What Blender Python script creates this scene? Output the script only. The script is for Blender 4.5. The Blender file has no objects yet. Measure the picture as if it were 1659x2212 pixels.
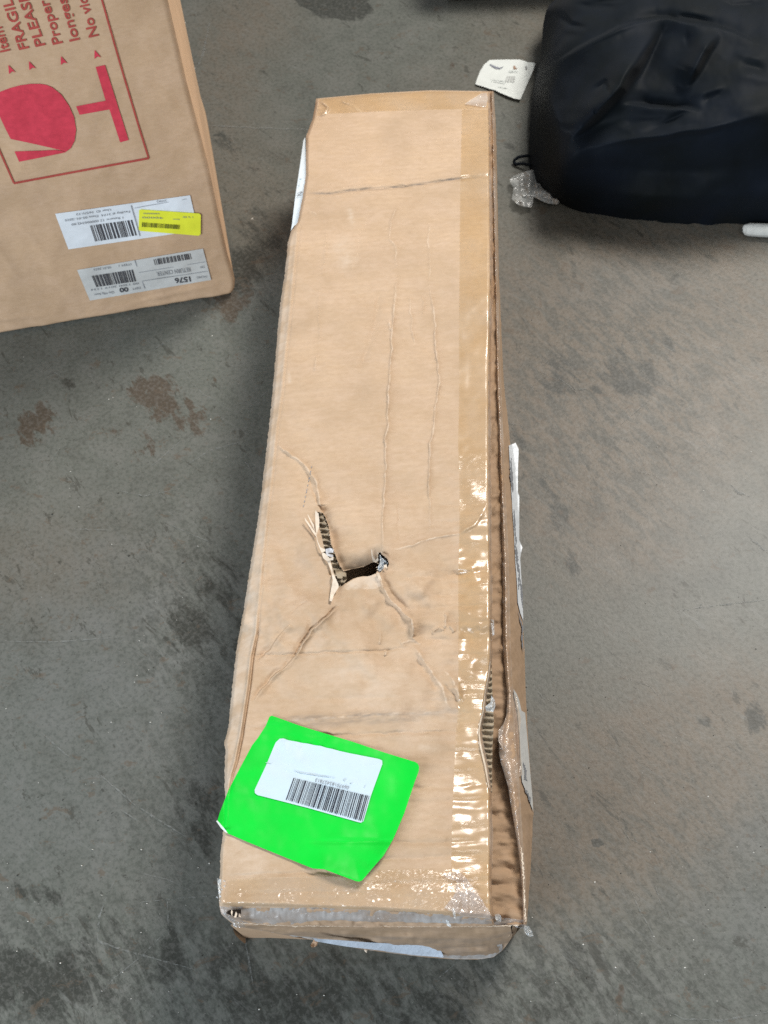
import bpy, math, random
import numpy as np
from mathutils import Matrix, Vector
from mathutils.geometry import delaunay_2d_cdt

random.seed(7); rng = np.random.RandomState(7)
sc = bpy.context.scene
COL = sc.collection

# ------------------------------------------------------------------ camera
# reference pixels used below are those of a 1659 x 2212 view of the photograph
PW, PH, F = 1659.0, 2212.0, 2481.0
CX, CY = PW / 2, PH / 2
H = 1.5
down = np.array([110.0, -1555.0, -F]); down /= np.linalg.norm(down)
Zc = -down
view = np.array([0, 0, -1.0])
Yc = view - view.dot(Zc) * Zc; Yc /= np.linalg.norm(Yc)
Xc = np.cross(Yc, Zc)
R = np.array([Xc, Yc, Zc])            # camera -> world
CAM = np.array([0.0, 0.0, H])
cam = bpy.data.cameras.new('camera')
cam.sensor_fit = 'VERTICAL'; cam.sensor_height = 36.0; cam.lens = F / PH * 36.0
cam.clip_start = 0.02; cam.clip_end = 100
cam.dof.use_dof = True; cam.dof.focus_distance = 1.4; cam.dof.aperture_fstop = 9.0
co = bpy.data.objects.new('camera', cam); COL.objects.link(co)
M = Matrix([list(R[i]) + [CAM[i]] for i in range(3)] + [[0, 0, 0, 1]])
co.matrix_world = M
sc.camera = co

# ------------------------------------------------------------------ light
world = bpy.data.worlds.new("World"); sc.world = world; world.use_nodes = True
bg = world.node_tree.nodes['Background']
bg.inputs[0].default_value = (0.80, 0.85, 0.90, 1); bg.inputs[1].default_value = 0.27


def area(name, loc, target, size, power, color, spread=180):
    l = bpy.data.lights.new(name, 'AREA'); l.shape = 'RECTANGLE'
    l.size, l.size_y = size; l.energy = power; l.color = color; l.spread = math.radians(spread)
    o = bpy.data.objects.new(name, l); COL.objects.link(o)
    o.location = loc
    o.rotation_euler = (Vector(target) - Vector(loc)).to_track_quat('-Z', 'Y').to_euler()
    return o


area('roof_key_and_fill', (2.1, 3.1, 4.0), (0.1, 1.0, 0), (1.5, 1.2), 255, (1.0, 0.95, 0.88))
area('roof_key_and_fill', (1.3, -1.6, 4.6), (0.0, 0.9, 0), (1.8, 1.2), 30, (1.0, 0.97, 0.93))  # unseen fill lamp added behind the camera to brighten the upright box face
area('door_light', (-3.1, -2.0, 2.0), (-0.1, 0.5, 0), (2.6, 2.0), 215, (0.79, 0.895, 1.0))
sc.view_settings.view_transform = 'Standard'
sc.view_settings.look = 'None'
sc.view_settings.exposure = 0.12
sc.view_settings.gamma = 1.0
sc.cycles.use_denoising = False
sc.cycles.sample_clamp_direct = 8
sc.cycles.sample_clamp_indirect = 4
sc.cycles.max_bounces = 8
sc.cycles.transparent_max_bounces = 12


# ------------------------------------------------------------------ helpers
def cv(ox, oy, s, pts):
    """crop pixels -> reference pixels"""
    return [((ox + x / s) / 1.8228, (oy + y / s) / 1.8228) for x, y in pts]


def rays(px, py):
    px = np.asarray(px, float); py = np.asarray(py, float)
    d = np.stack([px - CX, CY - py, -np.full_like(px, F)], -1)
    return d @ R.T


def bp(px, py, z):
    d = rays(px, py)
    t = (np.asarray(z, float) - H) / d[..., 2]
    return CAM + d * t[..., None]


def proj(P):
    q = (np.asarray(P) - CAM) @ R
    return CX + F * q[..., 0] / -q[..., 2], CY - F * q[..., 1] / -q[..., 2]


_tab = np.random.RandomState(3).rand(8, 256, 256)


def vnoise(x, y, seed=0):
    T = _tab[seed % 8]
    xi = np.floor(x).astype(int); yi = np.floor(y).astype(int)
    fx = x - xi; fy = y - yi
    fx = fx * fx * fx * (fx * (fx * 6 - 15) + 10); fy = fy * fy * fy * (fy * (fy * 6 - 15) + 10)
    a = T[xi & 255, yi & 255]; b = T[(xi + 1) & 255, yi & 255]
    c = T[xi & 255, (yi + 1) & 255]; d = T[(xi + 1) & 255, (yi + 1) & 255]
    return ((a * (1 - fx) + b * fx) * (1 - fy) + (c * (1 - fx) + d * fx) * fy) * 2 - 1


def fbm(x, y, seed=0, octv=4, gain=0.5):
    r = 0; a = 1.0
    for i in range(octv):
        r = r + a * vnoise(x * 2 ** i + 13.1 * i, y * 2 ** i + 7.7 * i, seed + i); a *= gain
    return r


def pdist(x, y, pts):
    """signed distance to a polyline (+ = right of its direction on screen) and position 0..1 along it"""
    pts = np.asarray(pts, float)
    L = np.hypot(*(pts[1:] - pts[:-1]).T); cum = np.concatenate([[0], np.cumsum(L)])
    best = np.full(np.shape(x), 1e9); sgn = np.ones(np.shape(x)); tt = np.zeros(np.shape(x))
    for i in range(len(L)):
        a = pts[i]; d = (pts[i + 1] - a) / max(L[i], 1e-6)
        rx = x - a[0]; ry = y - a[1]
        u = np.clip(rx * d[0] + ry * d[1], 0, L[i])
        dist = np.hypot(rx - u * d[0], ry - u * d[1])
        m = dist < best
        best = np.where(m, dist, best)
        sgn = np.where(m, np.sign(rx * -d[1] + ry * d[0]) * -1, sgn)
        sgn = np.where(sgn == 0, 1, sgn)
        tt = np.where(m, (cum[i] + u) / cum[-1], tt)
    # '+' must be right for a downward line: d=(0,1): rx*-1 -> left positive, so flipped above
    return best, sgn, tt


def inside(x, y, poly):
    poly = np.asarray(poly, float); r = np.zeros(np.shape(x), bool); n = len(poly)
    for i in range(n):
        x0, y0 = poly[i]; x1, y1 = poly[(i + 1) % n]
        if y0 == y1: continue
        c = ((y0 > y) != (y1 > y)) & (x < (x1 - x0) * (y - y0) / (y1 - y0) + x0)
        r ^= c
    return r


def smooth(a, b, x):
    t = np.clip((x - a) / (b - a), 0, 1); return t * t * (3 - 2 * t)


def mk(name, V, faces, mat, parent=None, attrs=None, smooth_=True, solid=0, flip=True, **props):
    V = np.asarray(V, float).reshape(-1, 3)
    off = np.array(parent.matrix_world.translation if parent and not parent.parent else (wloc(parent) if parent else (0, 0, 0)))
    if flip:
        try:
            ff = faces if isinstance(faces, np.ndarray) else [f[:3] for f in faces]
            ff = np.asarray(ff)[:, :3]; a_ = V[ff[:, 0]]; nn = np.cross(V[ff[:, 1]] - a_, V[ff[:, 2]] - a_)
            if (nn * (CAM - a_)).sum() < 0: faces = faces[:, ::-1].copy() if isinstance(faces, np.ndarray) else [tuple(reversed(f)) for f in faces]
        except IndexError: pass
    V = V - off
    me = bpy.data.meshes.new(name)
    mixed = not isinstance(faces, np.ndarray) and len(set(map(len, faces))) > 1
    if not mixed: faces = np.asarray(faces)
    if mixed:
        me.from_pydata([tuple(v) for v in V], [], [tuple(f) for f in faces])
    else:
        k = faces.shape[1]
        me.vertices.add(len(V)); me.vertices.foreach_set('co', V.ravel())
        me.loops.add(faces.size); me.loops.foreach_set('vertex_index', faces.ravel().astype(np.int32))
        me.polygons.add(len(faces)); me.polygons.foreach_set('loop_start', np.arange(0, faces.size, k, dtype=np.int32))
        try: me.polygons.foreach_set('loop_total', np.full(len(faces), k, np.int32))
        except Exception: pass
        me.update(calc_edges=True); me.validate()
    if smooth_:
        me.polygons.foreach_set('use_smooth', np.ones(len(me.polygons), bool))
    for k_, a in (attrs or {}).items():
        at = me.attributes.new(k_, 'FLOAT', 'POINT'); at.data.foreach_set('value', np.asarray(a, np.float32).ravel())
    me.materials.append(mat)
    o = bpy.data.objects.new(name, me); COL.objects.link(o)
    if parent: o.parent = parent
    for k_, v in props.items(): o[k_] = v
    if solid:
        m = o.modifiers.new('solid', 'SOLIDIFY'); m.thickness = solid; m.offset = 0
    return o


def wloc(o):
    v = Vector((0, 0, 0))
    while o: v += o.location; o = o.parent
    return v


def thing(name, label, cat, loc, **kw):
    o = bpy.data.objects.new(name, None); COL.objects.link(o); o.location = loc
    o.empty_display_size = 0.05
    o.matrix_world = Matrix.Translation(loc)
    o['label'] = label; o['category'] = cat
    for k, v in kw.items(): o[k] = v
    return o


def gridfaces(n, m):
    i = np.arange(n - 1)[:, None]; j = np.arange(m - 1)[None]
    a = i * m + j
    return np.stack([a, a + 1, a + m + 1, a + m], -1).reshape(-1, 4)


def resample(pts, n, key='len'):
    p = np.asarray(pts, float)
    if key == 'y': s = (p[:, 1] - p[0, 1]) / (p[-1, 1] - p[0, 1])
    elif key == 'idx': s = np.linspace(0, 1, len(p))
    else:
        L = np.hypot(p[1:, 0] - p[:-1, 0], p[1:, 1] - p[:-1, 1]); s = np.concatenate([[0], np.cumsum(L)]) / L.sum()
    t = np.linspace(0, 1, n)
    return np.stack([np.interp(t, s, p[:, k]) for k in range(p.shape[1])], -1)


def loft(rows, n, ms, key='len'):
    """rows of (px,py,z) polylines -> grid (M,n,3) of px,py,z"""
    rs = [resample(r, n, key) for r in rows]; out = [rs[0]]
    for k in range(len(rs) - 1):
        m = ms[k] if isinstance(ms, (list, tuple)) else ms
        for q in range(1, m + 1): out.append(rs[k] + (rs[k + 1] - rs[k]) * q / m)
    return np.stack(out)


def polymesh(outline, step, fn, name, mat, parent, dense=1.0, attrs=None, **kw):
    """fill a pixel polygon with a fine triangulation and map it on a surface"""
    o = np.asarray(outline, float); n = len(o); B = []
    for i in range(n):
        a, b = o[i], o[(i + 1) % n]; k = max(1, int(np.hypot(*(b - a)) / (step * dense)))
        for q in range(k): B.append(a + (b - a) * q / k)
    B = np.array(B)
    x0, y0 = o.min(0); x1, y1 = o.max(0)
    gx, gy = np.meshgrid(np.arange(x0, x1, step), np.arange(y0, y1, step)); gx = gx.ravel(); gy = gy.ravel()
    ins = inside(gx, gy, o)
    gx = gx[ins]; gy = gy[ins]
    if len(gx):
        d, _, _ = pdist(gx, gy, np.vstack([B, B[:1]]) if len(B) < 600 else np.vstack([o, o[:1]]))
        k = d > step * .45; gx = gx[k]; gy = gy[k]
    P = [Vector(b) for b in B] + [Vector((a, b)) for a, b in zip(gx, gy)]
    nb = len(B)
    r = delaunay_2d_cdt(P, [(i, (i + 1) % nb) for i in range(nb)], [list(range(nb))], 1, 1e-4)
    V2 = np.array([tuple(v) for v in r[0]])
    V = fn(V2[:, 0], V2[:, 1])
    at = {k_: f(V2[:, 0], V2[:, 1]) for k_, f in (attrs or {}).items()}
    return mk(name, V, [tuple(f) for f in r[2]], mat, parent, attrs=at, **kw)


def quadmap(q):
    q = [np.array(p, float) for p in q]     # q: origin, +s end, opposite, +t end
    def f(s, t):
        s = np.asarray(s, float)[..., None]; t = np.asarray(t, float)[..., None]
        r = (q[0] * (1 - s) + q[1] * s) * (1 - t) + (q[3] * (1 - s) + q[2] * s) * t
        return r[..., 0], r[..., 1]
    return f


def bars(q, fn, mat, parent, n=46, seed=1, name='barcode', kmax=3, lines=14, **kw):
    r = random.Random(seed); f = quadmap(q); w = []
    tot = 0
    for i in range(n):
        a = r.choice([1, 1, 2, kmax]); b = r.choice([1, 1, 2, 2]); w.append((tot, tot + a)); tot += a + b
    V = []; Fc = []
    for a, b in w:
        a /= tot; b /= tot
        base = len(V)
        for k in range(lines + 1):
            V += [(a, k / lines), (b, k / lines)]
        for k in range(lines):
            i = base + 2 * k; Fc.append((i, i + 1, i + 3, i + 2))
    V = np.array(V); x, y = f(V[:, 0], V[:, 1])
    return mk(name, fn(x, y), np.array(Fc), mat, parent, **kw)


def textobj(s, q, fn, mat, parent, name='lettering', bold=0.0, fit=None, sub=None):
    """text mapped into a quad: q = baseline start, baseline end, cap-top above end, cap-top above start"""
    cu = bpy.data.curves.new('t', 'FONT'); cu.body = s; cu.size = 1.0; cu.offset = bold; cu.resolution_u = 3
    o = bpy.data.objects.new('t', cu); COL.objects.link(o)
    dg = bpy.context.evaluated_depsgraph_get(); me = bpy.data.meshes.new_from_object(o.evaluated_get(dg))
    V = np.array([v.co[:] for v in me.vertices]); Fc = [tuple(p.vertices) for p in me.polygons]
    wfull = V[:, 0].max()
    w = wfull * (fit or 1.0); h = 0.70
    bpy.data.objects.remove(o); bpy.data.curves.remove(cu); bpy.data.meshes.remove(me)
    x, y = quadmap(q)(V[:, 0] / w, V[:, 1] / h)
    return mk(name, fn(x, y), Fc if len(set(map(len, Fc))) > 1 else np.array(Fc), mat, parent, smooth_=False)


# ------------------------------------------------------------------ materials
class NT:
    def __init__(s, name):
        s.m = bpy.data.materials.new(name); s.m.use_nodes = True; s.t = s.m.node_tree
        s.b = s.t.nodes['Principled BSDF']; s.out = s.t.nodes['Material Output']
        s.tc = s.t.nodes.new('ShaderNodeTexCoord').outputs['Object']

    def n(s, ty, ins=None, **kw):
        nd = s.t.nodes.new(ty)
        for k, v in kw.items(): setattr(nd, k, v)
        for k, v in (ins or {}).items(): s.set(nd.inputs[k], v)
        return nd

    def set(s, sock, v):
        if hasattr(v, 'is_output'): s.t.links.new(v, sock)
        elif isinstance(v, (tuple, list)) and len(v) == 3 and sock.type == 'RGBA': sock.default_value = (*v, 1)
        else: sock.default_value = v

    def P(s, **kw):
        for k, v in kw.items(): s.set(s.b.inputs[k.replace('_', ' ')], v)

    def map(s, scale, rot=(0, 0, 0)):
        return s.n('ShaderNodeMapping', {'Vector': s.tc, 'Scale': scale, 'Rotation': rot}).outputs[0]

    def noise(s, scale, detail=4, rough=.55, vec=None, dist=0.0):
        return s.n('ShaderNodeTexNoise', {'Vector': vec or s.tc, 'Scale': scale, 'Detail': detail, 'Roughness': rough, 'Distortion': dist}).outputs[0]

    def ramp(s, f, a, b, c0=0.0, c1=1.0):
        return s.n('ShaderNodeMapRange', {0: f, 1: a, 2: b, 3: c0, 4: c1}).outputs[0]

    def mix(s, f, a, b, mode='MIX'):
        nd = s.n('ShaderNodeMix', data_type='RGBA', blend_type=mode)
        s.set(nd.inputs[0], f); s.set(nd.inputs[6], a); s.set(nd.inputs[7], b); return nd.outputs[2]

    def math(s, op, a, b=0.5):
        nd = s.n('ShaderNodeMath', operation=op); s.set(nd.inputs[0], a); s.set(nd.inputs[1], b); return nd.outputs[0]

    def attr(s, name):
        return s.n('ShaderNodeAttribute', attribute_name=name).outputs['Fac']

    def bump(s, h, strength=.3, dist=.001, nrm=None):
        nd = s.n('ShaderNodeBump', {'Height': h, 'Strength': strength, 'Distance': dist})
        if nrm: s.set(nd.inputs['Normal'], nrm)
        return nd.outputs[0]


def kraft(name, col=(0.49, 0.354, 0.235), var=0.13, flute=0.25, dark=1.0):
    s = NT(name)
    c = tuple(v * dark for v in col)
    n1 = s.noise(9, 5, .6); n2 = s.noise(210, 4, .7, s.map((.45, 1, 1))); n3 = s.noise(30, 6, .7, s.map((.8, 1.3, 1)))
    lo = tuple(v * (1 - var * 1.3) for v in c); hi = (c[0] * (1 + var * .75), c[1] * (1 + var * .8), c[2] * (1 + var * .95))
    col1 = s.mix(s.ramp(n1, .3, .7), lo, hi)
    col1 = s.mix(s.ramp(n3, .42, .62, 0, .38), col1, (c[0] * 1.12, c[1] * 1.16, c[2] * 1.3))
    col1 = s.mix(s.ramp(n2, .40, .66, 0, .36), col1, (c[0] * .78, c[1] * .74, c[2] * .68))
    col1 = s.mix(s.math('MULTIPLY', s.attr('bare_hilite'), .9), col1, (.68, .57, .46))
    dn = s.noise(60, 5, .7, s.map((.5, 3, 1)))
    col1 = s.mix(s.math('MULTIPLY', s.attr('dirt'), s.ramp(dn, .35, .62)), col1, (.16, .14, .125))
    col1 = s.mix(s.math('MULTIPLY', s.attr('pale'), s.ramp(n3, .38, .62, .1, .8)), col1, (.60, .50, .40))
    wv = s.n('ShaderNodeTexWave', {'Vector': s.tc, 'Scale': 28.0, 'Distortion': 1.2, 'Detail': 2.0, 'Detail Scale': 1.5}, wave_type='BANDS', bands_direction='Y').outputs[1]
    col1 = s.mix(s.math('MULTIPLY', s.ramp(wv, .2, .9), s.ramp(n1, .3, .7, .01, .09)), col1, tuple(v * .62 for v in c))
    h = s.math('ADD', s.math('MULTIPLY', wv, flute), s.math('MULTIPLY', n2, .25))
    h = s.math('ADD', h, s.math('MULTIPLY', s.noise(420, 2, .5), .16))
    s.P(Base_Color=col1, Roughness=.78, Normal=s.bump(h, .5, .0009)); s.b.inputs['Specular IOR Level'].default_value = .25
    return s.m


def plain(name, col, rough=.6, spec=.4, bump=0.0, nscale=60, var=.0, coat=0):
    s = NT(name)
    c = s.mix(s.ramp(s.noise(nscale, 4, .6), .3, .7), tuple(v * (1 - var) for v in col), tuple(min(1, v * (1 + var)) for v in col))
    s.P(Base_Color=c, Roughness=rough); s.b.inputs['Specular IOR Level'].default_value = spec
    if coat: s.b.inputs['Coat Weight'].default_value = coat; s.b.inputs['Coat Roughness'].default_value = .12
    if bump: s.P(Normal=s.bump(s.noise(nscale * 3, 3, .6), bump, .001))
    return s.m


def tape(name, tint=(.97, .915, .79), op=.07, whit=(.8, .78, .74), rough=.23, bs=.5, sc_=(36, 300, 1), gl=.12, attr=None):
    """clear packing tape: a tinted see-through film with a wrinkled glossy skin"""
    s = NT(name); t = s.t
    tr = s.n('ShaderNodeBsdfTransparent', {'Color': tint}).outputs[0]
    df = s.n('ShaderNodeBsdfDiffuse', {'Color': whit}).outputs[0]
    n = s.noise(1, 4, .6, s.map(sc_), .8); nn = s.noise(14, 4, .6)
    b = s.bump(n, bs, .0016)
    if attr: s.t.links.new(s.math('ADD', s.math('MULTIPLY', s.attr(attr), .95), .03), b.node.inputs['Strength'])
    gs = s.n('ShaderNodeBsdfAnisotropic', {'Color': (1, 1, 1), 'Roughness': rough, 'Normal': b}, distribution='GGX').outputs[0]
    a = s.n('ShaderNodeMixShader', {0: s.math('MULTIPLY', s.ramp(nn, .35, .7, .3, 1.6), op), 1: tr, 2: df}).outputs[0]
    r = s.n('ShaderNodeMixShader', {0: .045 + gl * .16, 1: a, 2: gs}).outputs[0]
    t.links.new(r, s.out.inputs[0]); t.nodes.remove(s.b)
    return s.m


KRAFT = kraft('kraft_cardboard')
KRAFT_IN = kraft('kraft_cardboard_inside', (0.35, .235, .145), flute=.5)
KRAFT_L = kraft('kraft_cardboard_worn', (0.44, 0.30, 0.19), var=.12)
FLUTE = plain('flute_paper', (.36, .30, .22), .85, .2, .3, 90, .15)
TORN = plain('torn_paper', (.66, .56, .45), .9, .1, .5, 120, .12)
TAPE = tape('clear_tape', attr='wr')
TAPE_EDGE = tape('clear_tape_crumpled', (.93, .87, .78), .16, (.80, .77, .72), .16, 1.0, (260, 120, 80), .32)
TAPE_GREY = tape('grey_scuffed_tape', (.86, .85, .84), .5, (.56, .55, .54), .3, .9, (90, 320, 60), .12)
PAPER = plain('white_label_paper', (.74, .77, .80), .6, .3, .1, 80, .04)
PAPER_D = plain('white_label_paper_dull', (.58, .58, .56), .6, .3, .1, 80, .05)
YEL = plain('yellow_label_paper', (.80, .82, .05), .5, .3, 0, 40, .04)
INK = plain('black_ink', (.02, .025, .04), .55, .3)
INK_G = plain('grey_ink', (.24, .25, .27), .6, .3)
RED = plain('red_ink', (.62, .055, .085), .7, .2, 0, 110, .12)
GREEN = plain('fluorescent_green_paper', (.0, .57, .033), .5, .3, .15, 25, .05)

# ------------------------------------------------------------------ floor
FLOOR_STAINS_SHEEN = [  # kind, cx, cy, rx, ry, angle, strength
    ('rust', 610 / 1.8228 * 1.0, 860, 36, 34, 0, 1.0), ('rust', 345, 885, 45, 40, -.3, .9), ('rust', 430, 905, 22, 45, .3, .8), ('rust', 405, 830, 30, 14, 0, .35),
    ('rust', 248, 935, 40, 26, -.5, .55), ('rust', 85, 905, 34, 42, .5, .95), ('rust', 185, 850, 14, 22, .6, .6), ('rust', 462, 820, 10, 26, .1, .6),
    ('rust', 500, 660, 44, 26, -.5, 1.0), ('rust', 520, 620, 36, 30, 0, .7), ('rust', 385, 1255, 40, 22, -.4, .6), ('rust', 395, 1295, 24, 40, -.6, .5),
    ('dark', 520, 560, 60, 28, -.2, .9), ('dark', 575, 520, 40, 24, .2, .6), ('dark', 500, 310, 46, 26, .3, .5), ('dark', 545, 375, 34, 22, 0, .45),
    ('dark', 410, 1350, 55, 70, -.6, .75), ('dark', 470, 1260, 60, 60, -.6, .6), ('dark', 520, 1430, 40, 110, -.1, .55), ('dark', 440, 1180, 50, 70, 0, .35),
    ('dark', 150, 828, 22, 14, 0, .6), ('dark', 212, 837, 14, 10, 0, .7), ('dark', 720, -4, 66, 32, .25, 3.0), ('dark', 735, 20, 34, 17, .0, 2.6), ('dark', 765, 12, 34, 20, -.3, 1.6),
    ('dark', 430, 1750, 60, 130, .1, .6), ('dark', 450, 1560, 30, 90, 0, .4), ('dark', 350, 1440, 70, 70, 0, .3), ('rust', 382, 1692, 20, 20, 0, .8), ('dark', 500, 2080, 60, 60, 0, .6),
    ('dark', 90, 1930, 100, 25, .1, .7), ('dark', 240, 1990, 120, 30, .1, .3), ('dark', 370, 2060, 26, 60, 0, .9), ('dark', 80, 2120, 160, 80, 0, .9), ('dark', 640, 2170, 240, 80, 0, .8),
    ('dark', 860, 2180, 200, 80, 0, .6), ('dark', 720, 2080, 160, 40, .1, .5), ('dark', 1250, 2090, 120, 60, .5, .45), ('dark', 1420, 2060, 110, 70, -.1, .35), ('dark', 1150, 2160, 90, 50, .4, .5),
    ('tan', 1400, 640, 260, 190, .2, .55), ('tan', 1330, 900, 230, 260, .1, .9), ('tan', 1240, 760, 150, 120, 0, .7), ('tan', 1560, 520, 140, 120, 0, .5), ('tan', 1220, 1080, 120, 170, 0, .6),
    ('tan', 1360, 1160, 120, 80, .3, .6), ('tan', 1300, 1760, 180, 170, 0, .85), ('tan', 1500, 1640, 200, 150, -.4, .75), ('tan', 1180, 1850, 80, 120, 0, .7), ('tan', 1600, 1500, 150, 120, 0, .5),
    ('tan', 1200, 60, 150, 80, 0, .6), ('tan', 1000, 190, 150, 60, 0, .3), ('tan', 480, 180, 80, 160, 0, .7), ('tan', 560, 30, 100, 80, 0, .55), ('tan', 560, 450, 110, 120, 0, .45), ('tan', 100, 1230, 200, 120, 0, .55),
    ('tan', 1090, 620, 60, 140, 0, .35), ('tan', 1560, 760, 90, 80, 0, .7), ('tan', 1650, 420, 60, 60, 0, .5),
    ('dark', 1290, 838, 16, 12, 0, 1.0), ('dark', 1350, 835, 28, 16, 0, 1.0), ('dark', 1380, 780, 50, 18, .4, .65), ('dark', 1445, 760, 14, 36, -.2, .75), ('dark', 1190, 830, 60, 40, .2, .6),
    ('dark', 1330, 795, 80, 30, .4, .35), ('dark', 1210, 1115, 22, 44, -.5, .8), ('dark', 1180, 1060, 40, 40, -.5, .5), ('dark', 1235, 1215, 16, 30, -.3, .7), ('dark', 1170, 1040, 14, 12, 0, .7),
    ('dark', 1520, 1560, 26, 14, 0, .8), ('dark', 1460, 1545, 30, 14, .2, .6), ('dark', 1290, 1820, 12, 8, .3, 1.3), ('dark', 1630, 1540, 26, 40, -.3, .9), ('dark', 1180, 1880, 30, 20, .2, .4),
    ('dark', 1400, 1870, 60, 50, .4, .3), ('rust', 1340, 2150, 12, 40, .2, .8), ('rust', 1230, 2110, 14, 30, .3, .5), ('rust', 1270, 1990, 20, 16, .2, .6), ('rust', 1450, 2080, 10, 30, .4, .6),
    ('dark', 1270, 480, 40, 20, 0, .3), ('dark', 1110, 330, 26, 30, 0, .5), ('dark', 1100, 240, 20, 20, 0, .3), ('rust', 825, 125, 12, 10, 0, .5), ('rust', 810, 130, 8, 14, 0, .4), ('rust', 978, 140, 8, 12, .3, .7),
    ('dark', 960, 165, 40, 14, 0, .2), ('tan', 1000, 2150, 60, 60, 0, .3),
    ('mot', 300, 2120, 520, 160, 0, 1.0), ('mot', 1150, 2120, 420, 160, 0, 1.0), ('mot', 1330, 860, 260, 330, .1, .75), ('mot', 430, 1350, 140, 220, -.3, .7), ('mot', 400, 1720, 160, 200, 0, .45),
    ('mot', 1500, 1100, 240, 260, 0, .2), ('mot', 1450, 1850, 260, 200, 0, .4), ('mot', 560, 560, 120, 100, 0, .6),
    ('rust', 330, 850, 60, 40, 0, .9), ('rust', 400, 900, 60, 50, .4, .75), ('rust', 300, 960, 60, 40, -.5, .6), ('rust', 70, 920, 50, 50, .3, .8), ('rust', 490, 650, 40, 50, .2, 1.0), ('dark', 520, 590, 50, 50, .3, .8), ('dark', 560, 480, 60, 60, 0, .5), ('dark', 1200, 800, 90, 60, .3, .5), ('dark', 1360, 810, 70, 50, .5, .7), ('dark', 1130, 1000, 40, 90, -.4, .5), ('tan', 1400, 800, 300, 250, .4, .7), ('tan', 1400, 1720, 260, 200, -.3, .6), ('light', 230, 1450, 260, 260, 0, .5), ('light', 150, 1700, 260, 160, 0, .35), ('light', 1520, 1180, 160, 140, 0, .2), ('light', 1540, 1360, 150, 120, 0, .1), ('light', 1640, 1900, 120, 200, 0, .4), ('light', 1330, 620, 200, 60, 0, .3),
]


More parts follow.
